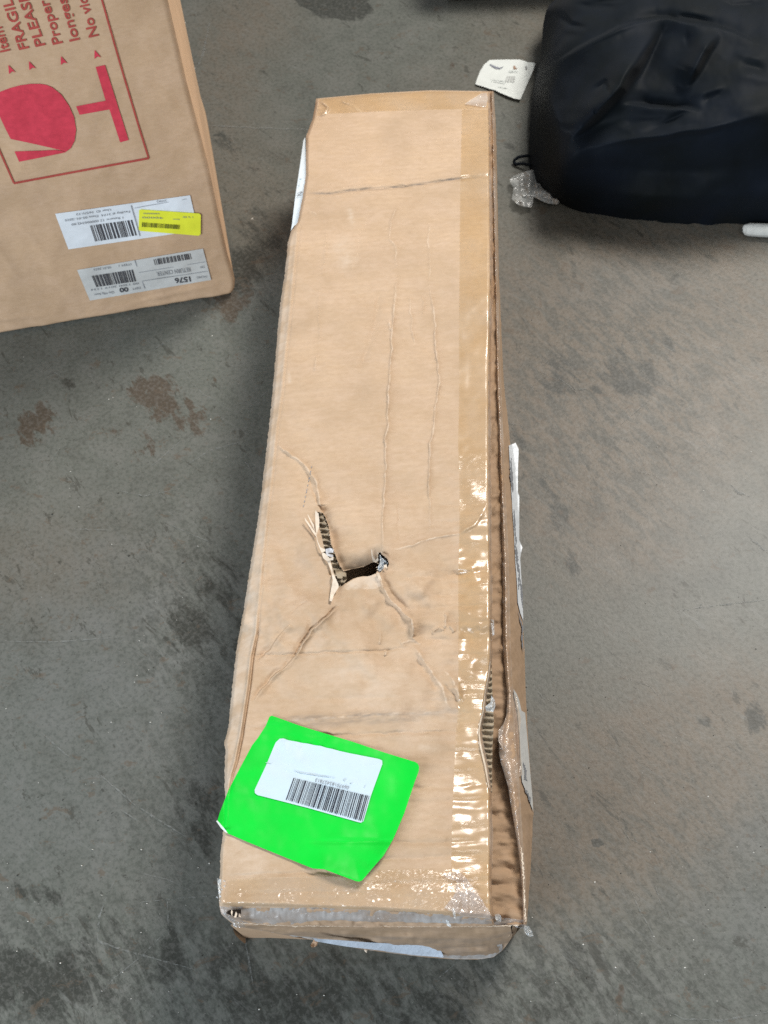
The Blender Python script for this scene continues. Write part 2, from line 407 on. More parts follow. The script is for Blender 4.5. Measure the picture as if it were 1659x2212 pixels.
def build_floor():
    def axis(a, b, step, far):
        core = np.arange(a, b, step)
        out = np.array([.05, .15, .4, .9, 2, far])
        return np.concatenate([a - out[::-1], core, core[-1] + out])
    xs = axis(-1.05, 1.15, .0055, 6); ys = axis(-.05, 2.55, .0055, 6)
    X, Y = np.meshgrid(xs, ys)
    px, py = proj(np.stack([X, Y, np.zeros_like(X)], -1))
    fwd = (np.stack([X, Y, np.zeros_like(X)], -1) - CAM) @ R
    bad = fwd[..., 2] > -.2
    px = np.where(bad, -9e3, px); py = np.where(bad, -9e3, py)
    A = {k: np.zeros_like(X) for k in ('rust', 'dark', 'tan', 'mot', 'light')}
    wx = fbm(px / 60, py / 60, 1, 4) * 10; wy = fbm(px / 60, py / 60, 4, 4) * 10
    for k, cx, cy, rx, ry, an, st in FLOOR_STAINS_SHEEN:
        dx = px + wx * min(1, rx / 50) - cx; dy = py + wy * min(1, ry / 50) - cy; ca, sa = math.cos(an), math.sin(an)
        u = (dx * ca + dy * sa) / rx; v = (-dx * sa + dy * ca) / ry
        A[k] = np.maximum(A[k], st * np.exp(-(u * u + v * v) ** 1.4 * .7)) if k != 'tan' else A[k] + st * np.exp(-(u * u + v * v) * .8)
    Z = 0.0006 * fbm(X * 5, Y * 5, 2, 3)
    Z = np.where((np.abs(X) < 1.2) & (Y > -.1) & (Y < 2.6), Z, 0)
    s = NT('worn_concrete')
    diag = s.map((1, 1, 1), (0, 0, -.55))
    diag2 = s.n('ShaderNodeMapping', {'Vector': diag, 'Scale': (1.0, .34, 1)}).outputs[0]
    big = s.noise(3.2, 6, .6, None, .8); mid = s.noise(16, 6, .62, None, .4); fine = s.noise(150, 4, .7); strk = s.noise(60, 7, .72, diag2, .4); strk2 = s.noise(120, 6, .72, diag2, .3)
    c = s.mix(s.ramp(big, .3, .7), (.084, .091, .079), (.104, .112, .098))
    c = s.mix(s.ramp(mid, .46, .64, 0, .38), c, (.138, .138, .126))
    c = s.mix(s.ramp(mid, .46, .34, 0, .35), c, (.058, .060, .053))
    c = s.mix(s.math('MULTIPLY', s.math('MINIMUM', s.attr('tan'), 1.0), s.ramp(strk, .3, .58, .4, 1.0)), c, (.128, .104, .077))
    c = s.mix(s.math('MULTIPLY', s.attr('light'), s.ramp(mid, .3, .65, .25, .9)), c, (.130, .140, .140))  # paler bluish patches; the lower-left ones paint in cool door reflection
    c = s.mix(s.math('MULTIPLY', s.attr('mot'), s.ramp(strk, .54, .44, 0, .8)), c, (.034, .037, .031))
    c = s.mix(s.math('MULTIPLY', s.attr('mot'), s.ramp(strk2, .55, .66, 0, .55)), c, (.165, .165, .152))
    rs = s.math('MULTIPLY', s.ramp(s.math('ADD', s.math('MULTIPLY', s.attr('rust'), .55), s.math('MULTIPLY', strk, 1.3)), .97, 1.07), .85)
    c = s.mix(rs, c, (.056, .039, .025))
    dk = s.ramp(s.math('ADD', s.math('MULTIPLY', s.attr('dark'), .5), s.math('MULTIPLY', s.noise(46, 7, .72, diag2, .6), 1.3)), .86, 1.02)
    c = s.mix(s.math('MULTIPLY', dk, .86), c, (.024, .026, .021))
    c = s.mix(s.ramp(fine, .46, .60, 0, .30), c, (.150, .148, .138))
    c = s.mix(s.ramp(fine, .48, .38, 0, .36), c, (.044, .045, .04))
    scf = s.noise(1, 6, .75, s.n('ShaderNodeMapping', {'Vector': s.map((1, 1, 1), (0, 0, .75)), 'Scale': (14, 95, 1)}).outputs[0], .6)
    c = s.mix(s.ramp(scf, .58, .70, 0, .38), c, (.17, .175, .168))
    scg = s.noise(1, 6, .75, s.n('ShaderNodeMapping', {'Vector': s.map((1, 1, 1), (0, 0, -.4)), 'Scale': (10, 80, 1)}).outputs[0], .6)
    c = s.mix(s.ramp(scg, .60, .72, 0, .4), c, (.045, .046, .041))
    fl1 = s.noise(38, 8, .74, diag2, .5)
    c = s.mix(s.ramp(fl1, .60, .63, 0, .62), c, (.036, .036, .029))
    fl2 = s.noise(30, 8, .74, s.map((1, 1.4, 1), (0, 0, .9)), .5)
    c = s.mix(s.ramp(fl2, .59, .63, 0, .55), c, (.090, .066, .045))
    fl3 = s.noise(110, 5, .7)
    c = s.mix(s.ramp(fl3, .63, .66, 0, .6), c, (.028, .028, .023))
    spk = s.noise(330, 2, .5)
    c = s.mix(s.ramp(spk, .70, .78, 0, .5), c, (.24, .235, .22))
    c = s.mix(s.ramp(s.noise(210, 3, .5, s.map((1, 1, 1), (0, 0, 1.1))), .69, .76, 0, .5), c, (.022, .022, .02))
    s.P(Base_Color=c, Roughness=s.ramp(mid, .3, .7, .43, .49), Normal=s.bump(s.math('ADD', fine, s.math('MULTIPLY', strk, .8)), .22, .0012))
    s.b.inputs['Specular IOR Level'].default_value = .36
    V = np.stack([X, Y, Z], -1)
    n, m = X.shape
    return mk('floor', V, gridfaces(n, m), s.m, None, attrs=A, kind='structure', label='worn grey concrete warehouse floor with brown and dark stains')


floor = build_floor()


def S_floor(px, py, lift=.0012):
    return bp(px, py, np.zeros_like(np.asarray(px, float)) + lift)


def ribbons(name, items, fn, mat, parent, **kw):
    """thin ribbons (scratches, pencil lines) laid on a surface; items: (pixel polyline, half width px)"""
    V = []; Fc = []
    for pts, w in items:
        p = resample(pts, max(6, int(len(pts) * 8)))
        d = np.gradient(p, axis=0); d /= np.hypot(d[:, 0], d[:, 1])[:, None] + 1e-9
        t = np.linspace(0, 1, len(p)); ww = (w * (np.sin(np.pi * t) ** .6 + .05) * (1 + .5 * rng.randn(len(p)).clip(-1, 1)))[:, None]
        j = (rng.randn(len(p)) * w * .25)[:, None]
        nrm = np.stack([-d[:, 1], d[:, 0]], -1)
        b = len(V)
        for q in range(len(p)):
            V += [p[q] + nrm[q] * (ww[q] + j[q]), p[q] - nrm[q] * (ww[q] - j[q])]
        for q in range(len(p) - 1): Fc.append((b + 2 * q, b + 2 * q + 1, b + 2 * q + 3, b + 2 * q + 2))
    V = np.array(V)
    return mk(name, fn(V[:, 0], V[:, 1]), np.array(Fc), mat, parent, **kw)


def scratchmat():
    s = NT('floor_scratch'); t = s.t
    df = s.n('ShaderNodeBsdfDiffuse', {'Color': (.24, .25, .245, 1)}).outputs[0]
    tr = s.n('ShaderNodeBsdfTransparent').outputs[0]
    r = s.n('ShaderNodeMixShader', {0: s.ramp(s.noise(180, 4, .7), .4, .65, 0, .55), 1: tr, 2: df}).outputs[0]
    t.links.new(r, s.out.inputs[0]); return s.m


L0 = lambda pts: cv(0, 2500, 1.444, pts)
scr = [(L0([(240, 560), (330, 640), (410, 710)]), 1.4), (L0([(530, 760), (610, 830), (760, 960), (900, 1050), (1060, 1150)]), 1.6), (L0([(680, 990), (790, 1060)]), 1.3),
       (L0([(650, 1400), (600, 1500), (565, 1600), (555, 1740), (700, 1790), (880, 1840), (1100, 1900)]), 2.0), (L0([(930, 1700), (800, 1830), (650, 1950), (570, 2040)]), 1.3),
       (L0([(950, 1480), (955, 1640), (960, 1720)]), 1.2), (L0([(1385, 1680), (1410, 1830), (1440, 2000)]), 1.6), (L0([(0, 35), (300, 40), (700, 10)]), 1.2),
       (L0([(790, 1520), (1000, 1500), (1230, 1480)]), 1.2), (cv(2000, 900, 1.301, [(860, 1960), (1100, 1925), (1332, 1900)]), 1.6), (cv(2000, 900, 1.301, [(1140, 1310), (1180, 1350), (1240, 1370)]), 2.2),
       (cv(1900, 2900, 1.476, [(1070, 1590), (1160, 1640), (1400, 1650), (1659, 1600)]), 2.0), (cv(0, 1200, 1.3825, [(1000, 880), (1150, 790), (1330, 740)]), 1.3), (cv(0, 1200, 1.3825, [(380, 1220), (600, 1225)]), 1.2),
       (cv(0, 1200, 1.3825, [(1280, 820), (1350, 870), (1390, 960)]), 1.0), (cv(1900, 2900, 1.476, [(860, 890), (920, 1020), (1010, 1180)]), 1.3), ([(430, 270), (560, 276), (680, 280)], 1.6),
       (cv(0, 1200, 1.3825, [(640, 1010), (790, 1040), (980, 1000)]), 1.0), (cv(2000, 900, 1.301, [(1240, 1580), (1332, 1660)]), 1.8), (cv(0, 0, 1.659, [(1370, 140), (1320, 380), (1240, 520)]), 2.0)]
for _ in range(46):
    x = random.uniform(0, 1659); y = random.uniform(700, 2200); a = random.choice([-.5, .45, .5, 1.2, -.9]) + random.uniform(-.2, .2); l = random.uniform(25, 130)
    k = random.uniform(-12, 12)
    scr.append(([(x, y), (x + math.cos(a) * l * .5 + k, y + math.sin(a) * l * .5 - k), (x + math.cos(a) * l, y + math.sin(a) * l)], random.uniform(.5, .9)))
ribbons('scratches', scr, lambda x, y: S_floor(x, y, .0011), scratchmat(), floor, kind='stuff')


def chips(name, pts, size, mat, **kw):
    V = []; Fc = []
    for (x, y), sz in zip(pts, size):
        c = bp(x, y, .0008); n = 6; b = len(V); h = sz * random.uniform(.4, .8)
        a0 = random.uniform(0, 6)
        el = random.uniform(.5, 1)
        for i in range(n):
            a = a0 + i * 2 * math.pi / n; r = sz * random.uniform(.6, 1)
            V.append((c[0] + r * math.cos(a), c[1] + r * math.sin(a) * el, .0002))
        for i in range(n):
            a = a0 + i * 2 * math.pi / n; r = sz * random.uniform(.3, .6)
            V.append((c[0] + r * math.cos(a), c[1] + r * math.sin(a) * el, h))
        for i in range(n):
            j = (i + 1) % n; Fc += [(b + i, b + j, b + n + j), (b + i, b + n + j, b + n + i)]
        for i in range(1, n - 1): Fc.append((b + n, b + n + i, b + n + i + 1))
    return mk(name, V, np.array(Fc), mat, None, smooth_=False, flip=False, **kw)


wp = [(384, 37), (400, 49), (420, 148), (545, 472), (235, 862), (455, 905), (152, 1018), (170, 1094), (240, 1560), (325, 1560), (200, 1835), (452, 1865), (176, 1870), (265, 2100), (130, 2080), (60, 1990), (1480, 2090),
      (1520, 1060), (1285, 1905), (1530, 1720), (1530, 1965), (1405, 1840), (1260, 2040), (305, 1835), (1055, 452), (700, 2150), (560, 2180), (1330, 2090)]
ps = [.0022] * 3 + [.003] + [.0015] * (len(wp) - 4)
for _ in range(150):
    wp.append((random.uniform(-40, 1700), random.triangular(300, 2240, 2200))); ps.append(random.uniform(.0005, .0012))
chips('floor_grit', wp, ps, plain('pale_grit', (.52, .51, .47), .8), kind='stuff', label='pale grit and crumbs scattered over the concrete floor')
dp = []; ds = []
for _ in range(110):
    dp.append((random.uniform(-40, 1700), random.triangular(300, 2240, 2200))); ds.append(random.uniform(.0006, .0014))
dp += [(278, 1200), (655, 930), (255, 1065), (113, 1110), (395, 1215), (935, 928), (38, 1890), (415, 1340)]; ds += [.002] * 8
chips('dark_grit', dp, ds, plain('dark_grit', (.03, .028, .024), .8), kind='stuff', label='dark specks of dirt scattered over the concrete floor')

# ------------------------------------------------------------------ long torn box
LEFT = [(683, 213), (675, 257), (661, 297), (661, 380), (654, 425), (643, 480), (629, 500), (622, 522), (615, 594), (605, 658), (592.6, 800), (586, 878), (573.7, 988), (561, 1097), (550.6, 1163), (538, 1240),
        (526.5, 1317), (510, 1406), (498.4, 1515), (493.4, 1571), (484.5, 1604), (486.8, 1621), (485, 1680), (486, 1722), (480.6, 1816), (477.7, 1825), (476, 1854), (475, 1890), (473, 1930), (474, 1957)]
FOLD = [(650, 470), (645.5, 496), (636.6, 585), (630, 658), (616.5, 786), (607.6, 875), (600.4, 919), (589.4, 1029), (581.6, 1097), (571, 1200), (558.5, 1326), (556, 1366), (544.7, 1419), (538, 1482), (525, 1568),
        (521.5, 1591), (510, 1647), (501.7, 1674), (490, 1735)]
REDGE = [(1056, 197), (1058, 300), (1060, 600), (1056, 823), (1056, 1000), (1058, 1200), (1060, 1400), (1060, 1425), (1056, 1462), (1049, 1500), (1045, 1540), (1040, 1565), (1038, 1580), (1041, 1605), (1050, 1650),
         (1058, 1700), (1060, 1800), (1058, 1900), (1060, 1950), (1063, 1984)]
Z0 = .215


def jit(x, y, a=1.0, s=9.0, seed=0):
    return a * fbm(x / s, y / s, seed, 3)


CR = []   # (polyline, kind, amplitude m, width px)
c8 = lambda p: cv(1000, 1200, 1.7463, p)
c5 = lambda p: cv(1000, 1600, 1.3825, p)
c6 = lambda p: cv(800, 2400, 1.659, p)
c3 = lambda p: cv(1100, 1950, 3.016, p)
c4 = lambda p: cv(1050, 300, 1.659, p)
CR += [
    (c8([(990, -200), (965, 0), (950, 170), (945, 330), (925, 640), (918, 750), (922, 840), (896, 930), (910, 1000), (905, 1120), (890, 1397)]) + c5([(705, 540), (698, 770), (690, 800)]), 'ridge', .0023, 2.6),
    (c8([(1200, -150), (1230, 0), (1250, 180), (1245, 270), (1265, 430), (1275, 540), (1255, 660), (1230, 880), (1213, 950), (1205, 1200), (1200, 1320)]) + c5([(957, 500), (962, 700)]), 'ridge', .0017, 2.4),
    (c8([(1070, -60), (1070, 40), (1095, 100), (1085, 180), (1105, 280)]), 'ridge', .0010, 2.2),
    (c8([(870, -100), (820, 180), (770, 330), (720, 460)]), 'groove', .0016, 7),
    (c8([(930, 110), (935, 160), (955, 175)]), 'ridge', .0012, 2),
    (c8([(430, 350), (415, 450)]), 'ridge', .0008, 2.5), (c8([(440, -100), (440, 0), (455, 260)]), 'ridge', .0006, 3), (c8([(1160, -60), (1165, 0), (1150, 80)]), 'ridge', .0006, 3),
    (c8([(160, 960), (180, 980), (330, 1090), (400, 1170), (430, 1230), (440, 1320), (470, 1397)]) + [(693, 1090)], 'ridge', .0024, 3.0),
    (c8([(370, 1160), (400, 1260), (450, 1380)]), 'groove', .0012, 3.0),
    (c5([(1275, 520), (1240, 590), (1200, 640), (1120, 690), (960, 715), (900, 735), (870, 755), (800, 770), (740, 785)]), 'ridge', .0022, 4.0),
    (c5([(785, 530), (785, 730)]), 'groove', .0007, 2.0),
    (c5([(780, 935), (1000, 925), (1200, 910)]), 'groove', .0018, 7),
    (c5([(665, 905), (690, 950), (700, 990), (740, 1050), (800, 1110), (855, 1165), (865, 1210), (872, 1250)]), 'ridge', .0036, 3.2),
    (c5([(690, 905), (730, 990), (790, 1060), (850, 1120)]), 'groove', .0022, 6),
    (c6([(880, -25), (780, 60), (710, 125), (650, 210), (612, 285), (560, 350), (450, 440), (370, 540), (320, 600)]), 'stepR', .0036, 2.4), (c6([(880, -25), (780, 60), (710, 125), (650, 210), (612, 285), (560, 350)]), 'groove', .0042, 1.8),
    (c6([(560, 90), (490, 180), (440, 260), (360, 330)]), 'stepR', .0022, 3.0),
    (c5([(285, 1060), (240, 1085), (200, 1130)]), 'groove', .0010, 2.0),
    (c6([(250, 300), (330, 300), (620, 290), (900, 275), (1180, 265), (1360, 245)]), 'groove', .0013, 3.0),
    (c6([(1360, 60), (1375, 130), (1365, 180), (1420, 230)]), 'ridge', .0022, 3.0), (c6([(1285, 225), (1350, 205), (1400, 215)]), 'ridge', .0012, 4.0),
    (c6([(1580, 20), (1590, 60), (1580, 125)]), 'ridge', .0016, 2.4), (c6([(1495, 145), (1540, 125), (1580, 130)]), 'ridge', .0014, 2.6), (c6([(1610, 100), (1640, 145)]), 'ridge', .0016, 2.4), (c6([(1160, 140), (1150, 235)]), 'ridge', .0009, 2.2), (c6([(1190, 265), (1190, 300)]), 'ridge', .0016, 2.4),
    (c6([(1370, 240), (1440, 330), (1500, 420), (1560, 510), (1580, 580), (1612, 660)]), 'ridge', .0022, 5.0), (c6([(1390, 330), (1480, 440), (1540, 530)]), 'groove', .0020, 7.0),
    (c6([(1570, 400), (1620, 450), (1670, 560), (1700, 600)]), 'ridge', .0022, 4.0), (c6([(1560, 480), (1640, 560), (1700, 680)]), 'groove', .0015, 5.0),
    (c6([(250, 775), (420, 765), (600, 800), (900, 825), (1300, 805), (1700, 800)]), 'groove', .0024, 4.5),
    (c6([(330, 740), (700, 720), (1100, 690), (1659, 670)]), 'ridge', .0012, 10), (c6([(330, 590), (800, 580), (1400, 575)]), 'groove', .0007, 6),
    (c4([(245, 770), (420, 768), (560, 745), (900, 722), (1200, 675), (1450, 648), (1560, 632)]), 'groove', .0020, 3.0), (c4([(245, 745), (420, 740), (560, 715), (900, 690)]), 'ridge', .0007, 6),
    (c4([(270, 890), (310, 890), (330, 910)]), 'ridge', .0008, 2.5), (c4([(855, 830), (820, 930), (800, 1060), (840, 1110), (850, 1250)]), 'ridge', .0010, 3.0), (c4([(1065, 950), (1050, 1080), (1070, 1200), (1060, 1320)]), 'ridge', .0009, 3),
    (c4([(480, 160), (560, 190), (625, 235)]), 'ridge', .0009, 2.0), (c4([(350, 160), (400, 200), (370, 250), (340, 260)]), 'ridge', .0018, 3.0), (c4([(700, 840), (600, 1060), (580, 1320)]), 'groove', .0006, 6), (c4([(390, 1000), (380, 1200), (360, 1320)]), 'ridge', .0006, 3),
    (cv(750, 3300, 2.212, [(330, 335), (700, 310), (1150, 300), (1500, 330)]), 'groove', .0015, 4), (cv(750, 3300, 2.212, [(300, 465), (500, 480), (1100, 465), (1659, 480)]), 'groove', .0014, 5),
    (cv(750, 3300, 2.212, [(320, 545), (600, 560), (900, 555)]), 'ridge', .0011, 4),
]
for i, yy in enumerate([1641, 1668, 1700, 1729, 1760, 1790, 1818, 1850, 1880, 1905, 1935]):
    a = .0006 + .0014 * (yy in (1700, 1818, 1850, 1905))
    CR.append(([(780 if i % 2 else 560, yy + 6), (940, yy + 2), (1058, yy - 4)], 'groove', a * .8, 6))
for yy in (1090, 1125, 1235, 1258, 1285, 1310, 1345, 1380, 1415, 1450, 1480, 1512, 1540, 1560, 1600, 1622):
    CR.append(([(930 + 30 * math.sin(yy), yy + 3), (1000, yy), (1058, yy - 2)], 'groove', .0007, 5))
HOLE = c3([(690, 790), (720, 840), (760, 905), (850, 880), (1000, 850), (1080, 810), (1130, 790), (1165, 805), (1170, 870), (1150, 925), (1100, 950), (1050, 963), (990, 962), (930, 975), (880, 990), (820, 1025), (780, 1050), (740, 1078), (705, 1090), (680, 1030)])
SLIT = c3([(440, 200), (470, 198), (515, 210), (540, 250), (555, 290), (580, 350), (592, 410), (595, 460), (605, 520), (612, 580), (640, 640), (660, 690), (680, 760), (700, 800), (715, 850), (755, 900), (760, 930), (745, 1010), (712, 1088), (690, 1050), (668, 980), (650, 930), (635, 870),
           (615, 800), (600, 770), (570, 760), (545, 735), (520, 690), (540, 640), (520, 570), (508, 510), (490, 440), (470, 380), (460, 300)])
RIP = c3([(1175, 690), (1205, 675), (1215, 700), (1290, 760), (1305, 810), (1290, 850), (1250, 845), (1215, 900), (1190, 920), (1160, 900), (1160, 840), (1170, 780)])


def ztop(x, y, full=True):
    x = np.asarray(x, float); y = np.asarray(y, float)
    z = np.full(x.shape, Z0)
    z += .0045 * fbm(x / 260 + 3, y / 260, 0, 3) + .0009 * fbm(x / 60, y / 60, 3, 3)
    # sag towards the crushed near part and right edge
    z -= .008 * smooth(1150, 1600, y) * smooth(900, 1060, x)
    z += .005 * smooth(1500, 1350, y) * smooth(1100, 1250, y) * np.exp(-((x - 720) / 160) ** 2)
    # broad washboard where the panel has been crushed
    wb = smooth(1500, 1640, y)
    z += wb * .0012 * np.sin(y / 9.0 + 1.2 * fbm(x / 140, y / 80, 2, 2)) * (.45 + .55 * smooth(860, 1000, x)) * (.6 + .4 * fbm(x / 90, y / 30, 5, 2))
    wb2 = smooth(900, 980, x) * smooth(940, 1010, y)
    z += wb2 * .0004 * np.sin(y / 4.2 + 2 * fbm(x / 50, y / 60, 1, 2)) * (.5 + .5 * fbm(x / 40, y / 60, 6, 2))
    jx = x + jit(x, y, 1.6, 16, 1); jy = y + jit(x, y, 1.6, 16, 5)
    if full:
        for pts, kind, amp, w in CR:
            p = np.asarray(pts); x0, y0 = p.min(0) - w * 8; x1, y1 = p.max(0) + w * 8
            m = (x > x0) & (x < x1) & (y > y0) & (y < y1)
            if not m.any(): continue
            d, sg, t = pdist(jx[m], jy[m], pts)
            taper = np.clip(np.minimum(t, 1 - t) * 6, 0, 1) ** .7
            amp2 = amp * (1 + .45 * vnoise(jx[m] / 22, jy[m] / 22, 4)) * (1 + .6 * np.exp(-((y[m] - 1300) / 170) ** 2)) * (1 + .45 * smooth(1130, 1060, y[m]))
            if kind == 'ridge': h = amp2 * (np.exp(-(d / w) ** 1.6) + .35 * np.exp(-(d / (w * 4)) ** 2))
            elif kind == 'groove': h = -amp2 * (np.exp(-(d / w) ** 1.8) - .25 * np.exp(-(d / (w * 3)) ** 2))
            else:
                h = amp2 * sg * np.tanh(d / (w * .35)) * np.exp(-(d / (w * 3.4)) ** 2)
            z[m] += h * taper
    # folded left shoulder
    loc = np.exp(-((y - 1330) / 230) ** 2)
    z += loc * (.0078 * fbm(x / 70, y / 70, 6, 2) + .0013 * fbm(x / 24, y / 24, 1, 2) * np.exp(-((y - 1290) / 150) ** 2))
    yy = np.clip(y, FOLD[0][1], FOLD[-1][1])
    fx = np.interp(yy, [p[1] for p in FOLD], [p[0] for p in FOLD])
    on = smooth(462, 505, y) * smooth(1760, 1700, y)
    dd = (fx - x) * on
    z -= np.where(dd > 0, .00048 * dd, 0) * (1 + .15 * fbm(x / 40, y / 60, 2, 2))
    g = np.exp(-((x - fx - 1.5) / 3.0) ** 2) * on
    deep = .0014 + .0042 * smooth(1300, 1420, y) * smooth(1760, 1600, y)
    z -= g * deep
    z += np.exp(-((x - fx + 4) / 3.5) ** 2) * on * deep * .6
    # rounded outer rims
    lx = np.interp(y, [p[1] for p in LEFT], [p[0] for p in LEFT]); rx = np.interp(y, [p[1] for p in REDGE], [p[0] for p in REDGE])
    z -= .009 * np.clip(1 - (x - lx) / 7, 0, 1) ** 2
    z -= .004 * np.clip(1 - (rx - x) / 4, 0, 1) ** 2
    fy = np.interp(x, [683, 800, 930, 1056], [213, 202, 195, 197])
    z -= .010 * np.clip(1 - (y - fy) / 9, 0, 1) ** 2
    ny = np.interp(x, [474, 640, 800, 950, 1063], [1957, 1961, 1966, 1975, 1984])
    z -= .008 * np.clip(1 - (ny - y) / 9, 0, 1) ** 2
    # pushed-in panel above the hole
    m = (x > 690) & (x < 850) & (y > 1130) & (y < 1290)
    ex = np.interp(x, [718, 741, 765, 790, 812, 820], [1238, 1232, 1228, 1222, 1213, 1212])
    dip = np.clip(1 - (ex - y) / 40, 0, 1) ** 2 * smooth(708, 742, x) * smooth(842, 815, x) * (y < ex + 4)
    z -= np.where(m, .019 * dip ** .8, 0)
    ex2 = np.interp(x, [730, 750, 790, 815], [1268, 1256, 1245, 1238])
    up = np.exp(-((y - ex2) / 20) ** 2) * smooth(728, 745, x) * smooth(832, 808, x) * (y > ex2 - 6)
    z += np.where(m, .004 * up, 0)
    # sunk strip to the right of the long slit
    ds, sg, t = pdist(x, y, c3([(500, 200), (590, 420), (640, 640), (700, 800)]))
    z -= np.where((x > 680) & (x < 770) & (y > 1090) & (y < 1230), .006 * np.exp(-(ds / 13) ** 2) * (sg > 0), 0)
    z += np.where((x > 600) & (x < 720) & (y > 1090) & (y < 1300), .0045 * np.exp(-(ds / 11) ** 2) * (sg < 0), 0)
    return z


def S_top(px, py, lift=0.0):
    return bp(px, py, ztop(px, py) + lift)


base = bp(800, 1100, 0)
box = thing('cardboard_box', 'long torn cardboard box with a punched hole and a bright green label', 'box', (float(base[0]), float(base[1]), 0))


def build_top():
    ys = np.concatenate([np.arange(195, 700, 1.9), np.arange(700, 1080, 1.7), np.arange(1080, 1420, 1.0), np.arange(1420, 1984, 1.45), [1984]])
    nv = len(ys); nu = 400
    # rows are curves from the left outline to the right edge; far and near ends follow the outline
    v = (ys - 195) / (1984 - 195)
    lt = np.array(LEFT); rt = np.array(REDGE)
    ly = 213 + v * (1957 - 213); ry = 197 + v * (1984 - 197)
    lx = np.interp(ly, lt[:, 1], lt[:, 0]); rx = np.interp(ry, rt[:, 1], rt[:, 0])
    u = np.linspace(0, 1, nu); u = u + .03 * np.sin(2 * np.pi * u) / (2 * np.pi) * -1
    X = lx[:, None] * (1 - u) + rx[:, None] * u
    farb = np.interp(X[0], [683, 800, 930, 1056], [213, 202, 195, 197]); nearb = np.interp(X[-1], [474, 500, 640, 800, 950, 1063], [1957, 1961, 1961, 1966, 1975, 1984])
    Y = ly[:, None] * (1 - u) + ry[:, None] * u
    Y += (farb - Y[0])[None] * (1 - smooth(0, .06, v))[:, None] + (nearb - Y[-1])[None] * smooth(.94, 1, v)[:, None]
    # ragged outline
    edge = np.exp(-np.minimum(u, 1 - u) * 60)[None]
    X += edge * jit(X, Y, .8, 5, 3)
    # snap to tear outlines
    for poly in (HOLE, SLIT, RIP):
        P = np.asarray(poly + [poly[0]], float); x0, y0 = P.min(0) - 3; x1, y1 = P.max(0) + 3
        m = (X > x0) & (X < x1) & (Y > y0) & (Y < y1)
        xs = X[m]; yz = Y[m]; best = np.full(xs.shape, 9e9); bx = xs.copy(); by = yz.copy()
        for i in range(len(P) - 1):
            a = P[i]; d = P[i + 1] - a; L2 = (d ** 2).sum()
            t = np.clip(((xs - a[0]) * d[0] + (yz - a[1]) * d[1]) / L2, 0, 1); qx = a[0] + t * d[0]; qy = a[1] + t * d[1]
            dd = np.hypot(xs - qx, yz - qy); k = dd < best; best[k] = dd[k]; bx[k] = qx[k]; by[k] = qy[k]
        k = best < .62; xs[k] = bx[k]; yz[k] = by[k]; X[m] = xs; Y[m] = yz
    Z = ztop(X, Y)
    V = bp(X, Y, Z)
    Fq = gridfaces(nv, nu)
    cx = X.ravel()[Fq].mean(1); cy = Y.ravel()[Fq].mean(1)
    kill = inside(cx, cy, HOLE) | inside(cx, cy, SLIT) | inside(cx, cy, RIP)
    Fq = Fq[~kill]
    dirt = np.zeros_like(X); pale = np.zeros_like(X); bare_hilite = np.zeros_like(X)
    for pts, w, a in [(c6([(430, 715), (700, 710), (1000, 690), (1400, 678), (1700, 675)]), 7, .65), (c6([(560, 735), (900, 725), (1500, 700)]), 14, .5), (c4([(245, 768), (420, 766), (560, 745), (900, 722), (1200, 675), (1450, 648), (1600, 625)]), 2.4, 1.0),
                      (c6([(1500, 640), (1600, 660), (1700, 700)]), 16, .35), (c3([(1180, 700), (1240, 800), (1200, 900)]), 6, .4)]:
        d, _, t = pdist(X, Y, pts); dirt = np.maximum(dirt, a * np.exp(-(d / w) ** 2) * np.clip(np.minimum(t, 1 - t) * 8, 0.05, 1))
    for pts, w, a in [(c4([(545, 880), (555, 950)]), 6, .9), (c4([(500, 1120), (530, 1200)]), 20, .6), (c6([(1430, 900), (1560, 910)]), 9, .7), ([(500, 1840), (560, 1870)], 60, .5), (c6([(800, 350), (1200, 560)]), 60, .35), ([(900, 1560), (1050, 1520)], 40, .35),
                      (c8([(240, 480), (245, 530)]), 4, .8), ([(500, 1500), (520, 1350)], 25, .3)]:
        d, _, t = pdist(X, Y, pts); pale = np.maximum(pale, a * np.exp(-(d / w) ** 2))
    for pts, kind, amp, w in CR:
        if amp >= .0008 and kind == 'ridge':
            d, sg, t = pdist(X + jit(X, Y, 1.6, 16, 1), Y + jit(X, Y, 1.6, 16, 5), pts); bare_hilite = np.maximum(bare_hilite, min(.8, .25 + amp * 200) * np.exp(-((d * sg - .8) / (.9 + w * .18)) ** 2) * np.clip(np.minimum(t, 1 - t) * 8, 0, 1) * np.clip(.6 + .7 * fbm(X / 9, Y / 9, 3, 3), 0, 1) * (d < 9))  # worn fold paper, shifted rightward to paint a highlight along each ridge
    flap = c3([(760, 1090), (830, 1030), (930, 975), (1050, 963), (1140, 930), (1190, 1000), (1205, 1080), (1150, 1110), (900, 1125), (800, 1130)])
    bare_hilite = np.where(inside(X, Y, flap), .55 * smooth(1278, 1262, Y + 5 * fbm(X / 8, Y / 8, 2, 3)), bare_hilite)
    sh = np.interp(Y, [p[1] for p in FOLD], [p[0] for p in FOLD]) ; on = smooth(480, 540, Y) * smooth(1760, 1700, Y)
    pale = np.maximum(pale, .75 * smooth(0, 6, sh - X) * on)  # shoulder strip paled to paint in the cool side light it catches
    return mk('top_panel', V, Fq, KRAFT, box, attrs={'dirt': dirt, 'pale': pale, 'bare_hilite': bare_hilite}, solid=0)


build_top()

